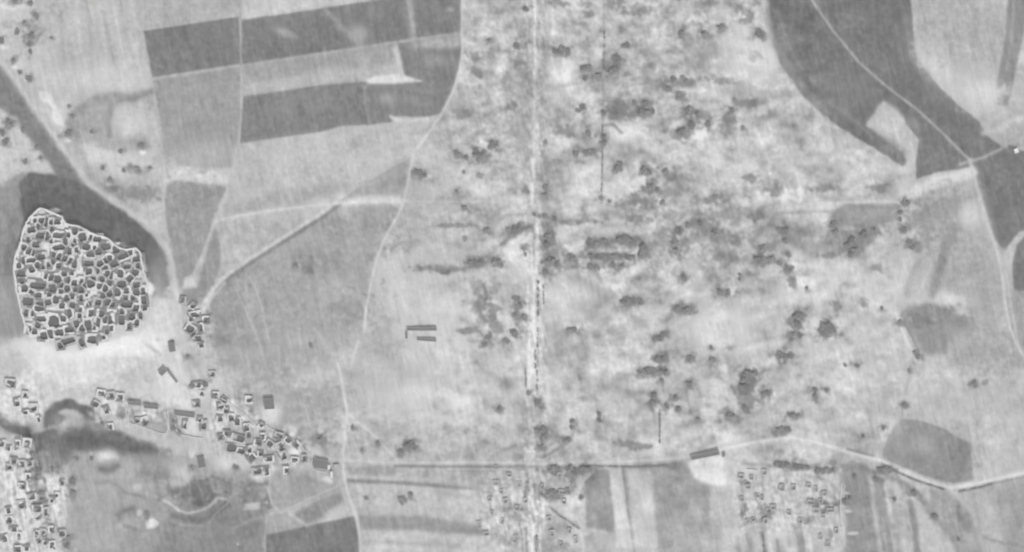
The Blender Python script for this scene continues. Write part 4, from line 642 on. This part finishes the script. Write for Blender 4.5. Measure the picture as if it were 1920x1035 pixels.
# the rampart round the town
def wallstrip(name, pts, w, h, m, par=None, closed=False, base=-2, wob=.7):
    p = resample(pts + ([pts[0]] if closed else []), 5.0); rw = random.Random(int(pts[0][0] * 3)); mb = MB(); L_, R_ = [], []
    for i, (x, y) in enumerate(p):
        a, b_ = p[max(i - 1, 0)], p[min(i + 1, len(p) - 1)]; dx, dy = b_[0] - a[0], -(b_[1] - a[1]); L = hypot(dx, dy) or 1; nx_, ny_ = -dy / L, dx / L
        z = zat(x, y); x += rw.uniform(-wob, wob); y += rw.uniform(-wob, wob); L_.append((wx(x) + nx_ * w / 2, wy(y) + ny_ * w / 2, z)); R_.append((wx(x) - nx_ * w / 2, wy(y) - ny_ * w / 2, z))
    v, f = [], []
    for l_, r_ in zip(L_, R_): zt = max(l_[2], r_[2]) + h; v += [(l_[0], l_[1], l_[2] + base), (l_[0], l_[1], zt), (r_[0], r_[1], zt), (r_[0], r_[1], r_[2] + base)]
    for i in range(len(p) - 1):
        o = i * 4
        for k in range(3): f.append((o + k, o + k + 1, o + k + 5, o + k + 4))
    f += [(0, 3, 2, 1), tuple(len(v) - 4 + k for k in range(4))]; mb.add(v, f); return mb.build(name, m, par)
RAMP = [(62, 628), (50, 606), (43, 580), (37, 552), (32, 528), (30, 505), (33, 482), (42, 458), (47, 435), (57, 413), (70, 398), (80, 392), (95, 397), (118, 407), (127, 420), (150, 426), (180, 440), (204, 447), (218, 460), (240, 469), (256, 466), (266, 478), (270, 500), (277, 525), (281, 545)]
ramp = empty('town_wall', (wx(160), wy(520), 0)); tag(ramp, 'pale rampart along the north and west edge of the mound town', 'town wall')
w_ = wallstrip('rampart', RAMP, 3.0, 6.0, M['stone'], ramp, wob=1.3); w_.location = (-wx(160), -wy(520), 0)
w_ = wallstrip('parapet', [(x - (1.2 if y > 400 and x < 70 else 0), y - (1.2 if x >= 70 else 0)) for x, y in RAMP], .5, 7.0, M['parapet'], ramp, base=5.5); w_.location = (-wx(160), -wy(520), 0)

# ------------------------------------------------------------------ smaller settlements
GROUPS = [
 ('cluster', 'the quarter east of the town road', parse("""366 590 15 7 -15,358 598 5 8,357 617 12 10 30,363 626 6 6,377 615 5 11,387 600 8 8,370 635 12 8,343 562 5 7,362 573 6 8 40,378 648 7 5""")),
 ('belt', 'the walled belt below the bare ground', parse("""190 738 9 7,208 742 8 7,225 745 9 8,180 758 8 7 30,368 758 9 7,382 798 7 11 -10,375 787 4 7,347 796 5 12,371 722 10 7,378 737 5 5,398 702 7 6,404 741 8 7,258 789 6 6,272 790 6 10 -15,200 770 6 9 -25,208 800 4 6""")),
 ('wedge', 'the wedge-shaped walled quarter', parse("""421 751 9 7 35,414 762 8 8,424 769 7 7,413 786 7 7,434 783 8 9,445 791 8 10,463 802 7 10,426 813 8 6,416 820 8 7,447 822 18 9 15,466 815 5 8,435 840 14 11,451 846 12 7,468 843 6 9,472 858 10 8 -40,467 750 7 7,490 797 5 6 30,493 819 5 8,506 832 9 7 40,484 830 9 7,489 851 6 6,504 861 12 6,523 818 11 8 15,540 826 8 5 35,557 834 6 6 35,526 838 8 12 -25,531 855 9 11 -30,553 862 9 5,571 860 5 8,483 884 12 8,500 884 7 12,537 882 5 7""")),
 ('south-west', 'the south-western village', parse("""35 834 5 12,52 830 8 9,18 841 4 6,28 865 7 7,42 870 9 8,57 869 7 6,20 876 6 5,54 893 4 6,43 911 9 6,61 931 11 8,42 946 8 9,72 954 12 9,72 970 6 6,99 937 4 7,87 960 5 10,18 957 6 8,20 974 7 8,27 992 10 6,10 1010 8 9,70 1001 5 9,83 1000 6 9,98 992 5 7,87 1017 5 5,100 1021 7 9,76 1014 5 5,36 1029 9 8,37 1004 5 8,118 905 5 6,108 928 4 5,118 1000 8 8,52 1028 6 6,20 720 12 11,33 755 7 10,64 765 8 9,48 773 8 5,48 740 5 5,73 786 4 8,5 832 7 8""")),
 ('crossroads', 'the village below the crossroads', parse("""948 939 5 7,940 921 4 6,923 960 5 6,942 977 4 8,966 1010 7 12,1006 1016 4 16,1058 940 6 8,1071 908 4 7,1055 922 12 6,1052 1020 6 6,930 876 3 6,973 908 7 7,970 952 8 8,985 938 6 6,930 905 7 6,955 890 8 5,898 983 7 12,1068 995 4 7,1080 1012 4 10,918 935 6 5,912 1000 8 6,1030 972 6 6,1035 1000 6 9,1049 890 6 6,1017 912 4 8""")),
 ('south-eastern', 'the south-eastern village', parse("""1409 895 6 7,1403 912 8 6,1391 935 5 7,1420 929 5 5,1429 933 4 7,1466 914 8 9,1488 914 6 8,1520 941 12 7,1539 939 5 5,1530 957 10 7,1557 956 14 6,1544 967 4 6,1538 1006 6 8,1553 1019 5 9,1435 976 5 7,1402 977 5 6,1412 974 5 5,1516 910 6 5,1530 917 4 8,1480 961 4 6,1450 951 9 6,1390 893 7 6,1546 925 8 6,1500 976 6 7,1568 995 5 7,1442 958 8 8,1433 885 7 7""")),
]
for tag_, phrase, hs in GROUPS:
    far = tag_ in ('crossroads', 'south-eastern'); gk = .95 if far else 1.22; hs = [(a, b_, c * gk + .5, d * gk + .5, e) for a, b_, c, d, e in hs]; objs = [(h, house(h, [q for q in hs if q is not h], 1.2 if far else 2.7, 1.8 if far else 2.8)) for h in hs]
    for k, (h, o) in enumerate(sorted(objs, key=lambda t: t[0][0])):
        big = 'large' if h[2] * h[3] > 80 else 'small'; shp = 'broad' if h[2] > 1.3 * h[3] else 'narrow' if h[3] > 1.3 * h[2] else 'square'
        tag(o, f'{big} {shp} courtyard house, {ordi(k + 1)} from the west in {phrase}', 'house', f'houses of {phrase}')

def long_building(px, py, L, D, rot, h, label, name='long_building', roof='dark_roof', doors=4):
    z0 = zat(px, py); t = empty(name, (wx(px), wy(py), z0), radians(-rot)); c = rectpoly(L, D, 0, 0, .0001); c = [(-L / 2, -D / 2), (L / 2, -D / 2), (L / 2, D / 2), (-L / 2, D / 2)]
    m = MB(); m.prism(c, -2, h, False); m.build('wall', M['wall'], t); m = MB(); m.prism(c, h - .02, h + .02, True); m.build('roof', M[roof], t)
    i = lambda e: [(-L / 2 - e, -D / 2 - e), (L / 2 + e, -D / 2 - e), (L / 2 + e, D / 2 + e), (-L / 2 - e, D / 2 + e)]
    m = MB(); m.ring(i(.06), i(-.35), h - .3, h + .5); m.build('parapet', M['roof2'], t)
    for k in range(doors):
        m = MB(); m.box(-L / 2 + (k + .5) * L / doors, -D / 2 - .03, 1.2, .12, 0, 2.2); m.build('door', M['door'], t)
    return tag(t, label, 'building')
long_building(1322, 853.5, 54, 7.5, -11, 4.5, 'long dark-roofed shed along the north edge of the pale threshing ground', 'long_shed', doors=6)
long_building(1357, 853, 4, 8, 15, 3, 'tiny dark hut at the east end of the long shed', 'hut', doors=1)
long_building(791, 617, 56, 6, 0, 4, 'long dark building of the lone farmstead on the plain', 'long_building', doors=6)
long_building(800, 637, 36, 5, 4, 3.2, 'lower dark building facing the long one at the lone farmstead', 'long_building', doors=4)
long_building(762.5, 629, 4, 12, 0, 3, 'short west wing closing the lone farmstead', 'hut', doors=1)
long_building(306, 697, 15, 9, -45, 5, 'stout dark building at the corner of the L on bare ground', 'long_building', doors=2)
long_building(324, 706, 28, 3.6, 52, 4, 'thin dark wing of the L running down to the south-east', 'long_building', doors=3)
long_building(253, 756, 25, 6.5, 4, 4.5, 'dark long building, western one of the end-to-end pair', 'long_building', doors=3)
long_building(284, 762.5, 27, 7, 5, 4.5, 'dark long building, eastern one of the end-to-end pair', 'long_building', doors=3)
long_building(347, 777, 38, 7, 8, 4, 'dark long building across the top of the pale yard', 'long_building', doors=4)
long_building(602, 870, 26, 17, 8, 5, 'big dark rectangular building beside the white huts', 'large_building', doors=3)
long_building(631, 875, 11, 9, 0, 3.2, 'grey squat building beside the track crossing', 'hut', doors=1, roof='roof2')
long_building(617, 876, 4.5, 9, 5, 4, 'bright white narrow hut, northern one of two', 'white_hut', roof='white', doors=1)
long_building(622, 890, 4.5, 13, -4, 4, 'bright white narrow hut, southern one of two', 'white_hut', roof='white', doors=1)
long_building(505, 757, 19, 20, -5, 7, 'tall dark square building alone north of the wedge quarter', 'large_building', doors=2)
long_building(378, 867, 14, 19, -12, 5, 'dark block standing alone below the walled belt', 'large_building', doors=2)
long_building(1905, 283, 8, 9, -20, 3.5, 'small bright house alone at the right edge', 'house', roof='white', doors=1)
long_building(323, 651, 12, 17, -8, 5, 'dark block alone west of the road below the town', 'large_building', doors=2)
# compound walls
for pts, lb in [
    ([(402, 742), (397, 755), (400, 775), (404, 790)], 'curved west wall of the wedge-shaped quarter'), ([(404, 742), (425, 752), (452, 772), (476, 793), (480, 800)], 'long slanting north-east wall of the wedge-shaped quarter'),
    ([(478, 805), (476, 830), (462, 836), (438, 830)], 'wall closing the south end of the wedge-shaped quarter'), ([(430, 772), (450, 785), (472, 806)], 'inner slanting wall of the wedge-shaped quarter'),
    ([(243, 763), (241, 790), (262, 798), (312, 812), (310, 772)], 'wall round the yard below the end-to-end buildings'), ([(328, 783), (336, 812), (380, 822)], 'wall round the pale yard of the dark long building'),
    ([(314, 770), (318, 808)], 'straight short wall between the two big yards'), ([(236, 762), (237, 788)], 'short wall left of the yard below the pair'),
    ([(482, 790), (520, 810), (560, 832), (580, 856)], 'slanting north wall of the eastern huddle of houses'), ([(585, 860), (587, 880), (612, 886)], 'low wall beside the big rectangular building'),
    ([(1578, 905), (1576, 960), (1581, 1005)], 'straight east wall of the south-eastern village'),
    ([(1400, 880), (1420, 884), (1419, 905)], 'wall corner round the north-west house of the south-eastern village')]:
    m_, x_, y_ = None, pts[0][0], pts[0][1]; o = wallstrip('compound_wall', pts, 1.8, 1.6, M['roof']); tag(o, lb, 'wall', 'mud walls round yards')

# ------------------------------------------------------------------ trees
def leaf_cloud(centers, n, size, rnd):
    v, f = [], []
    for _ in range(n):
        cx, cy, cz, r = rnd.choice(centers); th = rnd.uniform(0, 2 * pi); u = rnd.uniform(-.75, 1); q = math.sqrt(max(0, 1 - u * u)); rr = r * rnd.uniform(.55, 1.05)
        p = (cx + cos(th) * q * rr, cy + sin(th) * q * rr, cz + u * rr * .8); s_ = size * rnd.uniform(.6, 1.3)
        a = [rnd.gauss(0, 1) for _ in range(3)]; a[2] *= .3; b_ = [rnd.gauss(0, 1) for _ in range(3)]; b_[2] *= .3
        na = math.sqrt(sum(t * t for t in a)) or 1; a = [t / na * s_ for t in a]; nb = math.sqrt(sum(t * t for t in b_)) or 1; b_ = [t / nb * s_ for t in b_]; k = len(v)
        v += [tuple(p[i] - a[i] * .5 - b_[i] * .5 for i in range(3)), tuple(p[i] + a[i] * .5 - b_[i] * .5 for i in range(3)), tuple(p[i] + a[i] * .5 + b_[i] * .5 for i in range(3)), tuple(p[i] - a[i] * .5 + b_[i] * .5 for i in range(3))]
        f.append((k, k + 1, k + 2, k + 3))
    return v, f
def tree_proto(seed):
    rnd = random.Random(seed); t = empty('tree', (0, 0, 0)); mb = MB()
    def limb(p, q, r0, r1):
        n = 6; d = [q[i] - p[i] for i in range(3)]; up = (1, 0, 0) if abs(d[2]) > .5 * max(abs(d[0]), abs(d[1]), .01) else (0, 0, 1)
        L = math.sqrt(sum(x * x for x in d)); d = [x / L for x in d]; a = (d[1] * up[2] - d[2] * up[1], d[2] * up[0] - d[0] * up[2], d[0] * up[1] - d[1] * up[0]); la = math.sqrt(sum(x * x for x in a)); a = [x / la for x in a]
        b_ = (d[1] * a[2] - d[2] * a[1], d[2] * a[0] - d[0] * a[2], d[0] * a[1] - d[1] * a[0]); v = []
        for pt, r in ((p, r0), (q, r1)):
            for k in range(n): w = 2 * pi * k / n; v.append(tuple(pt[i] + r * (cos(w) * a[i] + sin(w) * b_[i]) for i in range(3)))
        mb.add(v, [(k, (k + 1) % n, (k + 1) % n + n, k + n) for k in range(n)])
    limb((0, 0, -1), (.1, 0, 2.0), .38, .26); cs = []
    for k in range(6):
        a = 2 * pi * k / 6 + rnd.uniform(-.4, .4); r = rnd.uniform(1.5, 3.4); z = rnd.uniform(3.2, 4.8); limb((.1, 0, 1.9), (cos(a) * r, sin(a) * r, z), .17, .05); cs.append((cos(a) * r, sin(a) * r, z + .2, rnd.uniform(1.3, 2.2)))
    cs.append((0, 0, 5.0, 2.1)); mb.build('trunk', M['bark'], t); v, f = leaf_cloud(cs, 250, .95, rnd); mk('crown', v, f, M['leaf'] if seed % 2 else M['leaf2'], t)
    return t
protos = [tree_proto(s_) for s_ in range(1, 7)]; used = set()
def shrub_mesh(seed):
    rnd = random.Random(seed); cs = [(rnd.uniform(-1, 1), rnd.uniform(-1, 1), rnd.uniform(.6, 1.3), rnd.uniform(.8, 1.4)) for _ in range(5)]; return leaf_cloud(cs, 120, .7, rnd)
LAND = [('near the top left corner', 40, 60), ('beside the dry river bed', 20, 255), ('in the rough ground north of the town', 230, 290), ('around the small copse on the plain', 890, 285), ('in the bare western plain', 600, 500), ('beside the walled town', 300, 520),
        ('along the straight road near the top', 1010, 120), ('around the dark little mound', 1170, 215), ('in the scrub of the upper middle right', 1300, 150), ('in the scrub left of the dark band field', 1400, 50), ('in the patch north of the faint hedge line', 1250, 340),
        ('along the straight road at mid height', 1030, 450), ('in the double rows of the ruined garden', 1155, 475), ('in the scrub right of the ruined garden', 1300, 450), ('in the dark thicket right of centre', 1600, 430), ('beside the pale pit west of the straight road', 910, 470),
        ('in the grove west of the straight road', 930, 600), ('in the lower central scrub', 1250, 710), ('in the broken grove of the lower right scrub', 1400, 730), ('in the pair of groves right of centre', 1530, 610), ('on the pale plain above the road bend', 1600, 800),
        ('just above the crossroads', 1020, 820), ('in the crossroads village', 1000, 930), ('in the south-eastern village', 1470, 920), ('south of the road bend', 1700, 930), ('on the plain above the east-west road', 760, 840), ('in the south-western village', 60, 930), ('in the belt of walled yards', 300, 800),
        ('on the slope below the pale hollow', 160, 880), ('left of the middle of the bottom edge', 700, 940), ('in the scrub below the faint hedge line', 1460, 470), ('by the short eastern track', 1700, 430), ('around the L-shaped building', 340, 740)]
tree_reg = []
def plant_tree(px, py, r, sh=False):
    rnd = random.Random(int(px * 13 + py * 7)); k = rnd.randrange(6)
    p = protos[k]
    if k in used:
        t = p.copy(); COL.objects.link(t)
        for ch in list(p.children): c = ch.copy(); COL.objects.link(c); c.parent = t
    else: used.add(k); t = p
    s_ = r / 4.3; t.location = (wx(px), wy(py), zat(px, py)); t.rotation_euler = (0, 0, rnd.uniform(0, 6.28)); t.scale = (s_ * rnd.uniform(1.05, 1.5), s_ * rnd.uniform(.95, 1.25), s_ * .55); tree_reg.append((px, py, r, t))
for a, b_, c_ in TREES: plant_tree(a, b_, c_)
byl = {}
for px, py, r, t in tree_reg:
    k = min(range(len(LAND)), key=lambda i: (LAND[i][1] - px) ** 2 + (LAND[i][2] - py) ** 2); byl.setdefault(k, []).append((px, py, r, t))
for k, lst in byl.items():
    for n, (px, py, r, t) in enumerate(sorted(lst, key=lambda q: (q[0], q[1]))):
        sz = 'broad' if r > 5.6 else 'small' if r < 4.2 else 'middling'
        tag(t, f'{sz} dark tree, {ordi(n + 1)} from the west {LAND[k][0]}', 'tree', 'trees ' + LAND[k][0])
def hedge(pts, w, h, label, dens=1.0):
    h *= .6; dens *= .75
    rnd = random.Random(int(pts[0][0] + pts[0][1])); p = resample(pts, 3.0); cs = []
    for x, y in p:
        if rnd.random() < .72: cs.append((wx(x) + rnd.uniform(-1, 1), wy(y) + rnd.uniform(-.8, .8), zat(x, y) + h * .4, w * .55 * rnd.uniform(.5, 1.25)))
    v, f = leaf_cloud(cs, int(len(cs) * 34 * dens), .9, rnd); return tag(mk('hedge', v, f, M['leaf'], None), label, 'hedge', 'hedges and lines of bushes')
hedge([(1009, 528), (1009, 560), (1009, 592)], 5, 4, 'thick dark hedge along the east side of the straight road at mid height', 1.5); hedge([(1019, 532), (1020, 570)], 3, 3, 'short thin hedge right of the thick roadside one')
hedge([(1008, 615), (1008, 650)], 3.4, 3, 'thin hedge beside the straight road below the thick one'); hedge([(1003, 655), (1004, 690)], 3, 3, 'lowest of the three roadside hedges at mid height')
hedge([(1007, 695), (1007, 732)], 2.6, 3, 'thin hedge right of the pale road patch'); hedge([(985, 694), (986, 722)], 2.4, 3, 'thin hedge left of the pale road patch')
hedge([(1133, 60), (1132, 130)], 3.2, 3, 'line of bushes down from the top edge, upper stretch'); hedge([(1130, 235), (1129, 290), (1128, 375)], 2.6, 2.5, 'line of bushes in the scrub, lower stretch')
hedge([(1237, 770), (1237, 832)], 2, 2, 'thin upright line of bushes in the lower scrub')
hedge([(1430, 1005), (1436, 1050)], 5, 3, 'thick dark hedge at the bottom edge of the south-eastern village'); hedge([(1101, 873), (1180, 875), (1245, 873)], 2.6, 2, 'low hedge along the road east of the crossroads')
hedge([(1006, 1004), (1006, 1034)], 3, 3, 'dark hedge at the bottom of the straight road'); hedge([(1032, 951), (1052, 968), (1084, 990)], 2.6, 2, 'hedge beside the slanting path')
hedge([(1798, 921), (1835, 914), (1860, 907)], 3.2, 2.5, 'dark hedge right of the road bend'); hedge([(1675, 882), (1715, 900), (1768, 917)], 3, 2.5, 'dark hedge under the road before the bend')

# ------------------------------------------------------------------ air between the camera and the ground
mb = MB(); mb.box(0, 0, 46000, 46000, -12, 4700); hz = mb.build('haze', bpy.data.materials.new('air')); hm = hz.data.materials[0]; hm.use_nodes = True; hn = hm.node_tree
for n_ in list(hn.nodes):
    if n_.type != 'OUTPUT_MATERIAL': hn.nodes.remove(n_)
pv = hn.nodes.new('ShaderNodeVolumePrincipled'); pv.inputs['Color'].default_value = (.9, .9, .9, 1); pv.inputs['Density'].default_value = 3.0e-5
hn.links.new(pv.outputs[0], [n_ for n_ in hn.nodes if n_.type == 'OUTPUT_MATERIAL'][0].inputs['Volume']); tag(hz, None, None, None, 'stuff')
bpy.context.view_layer.update()
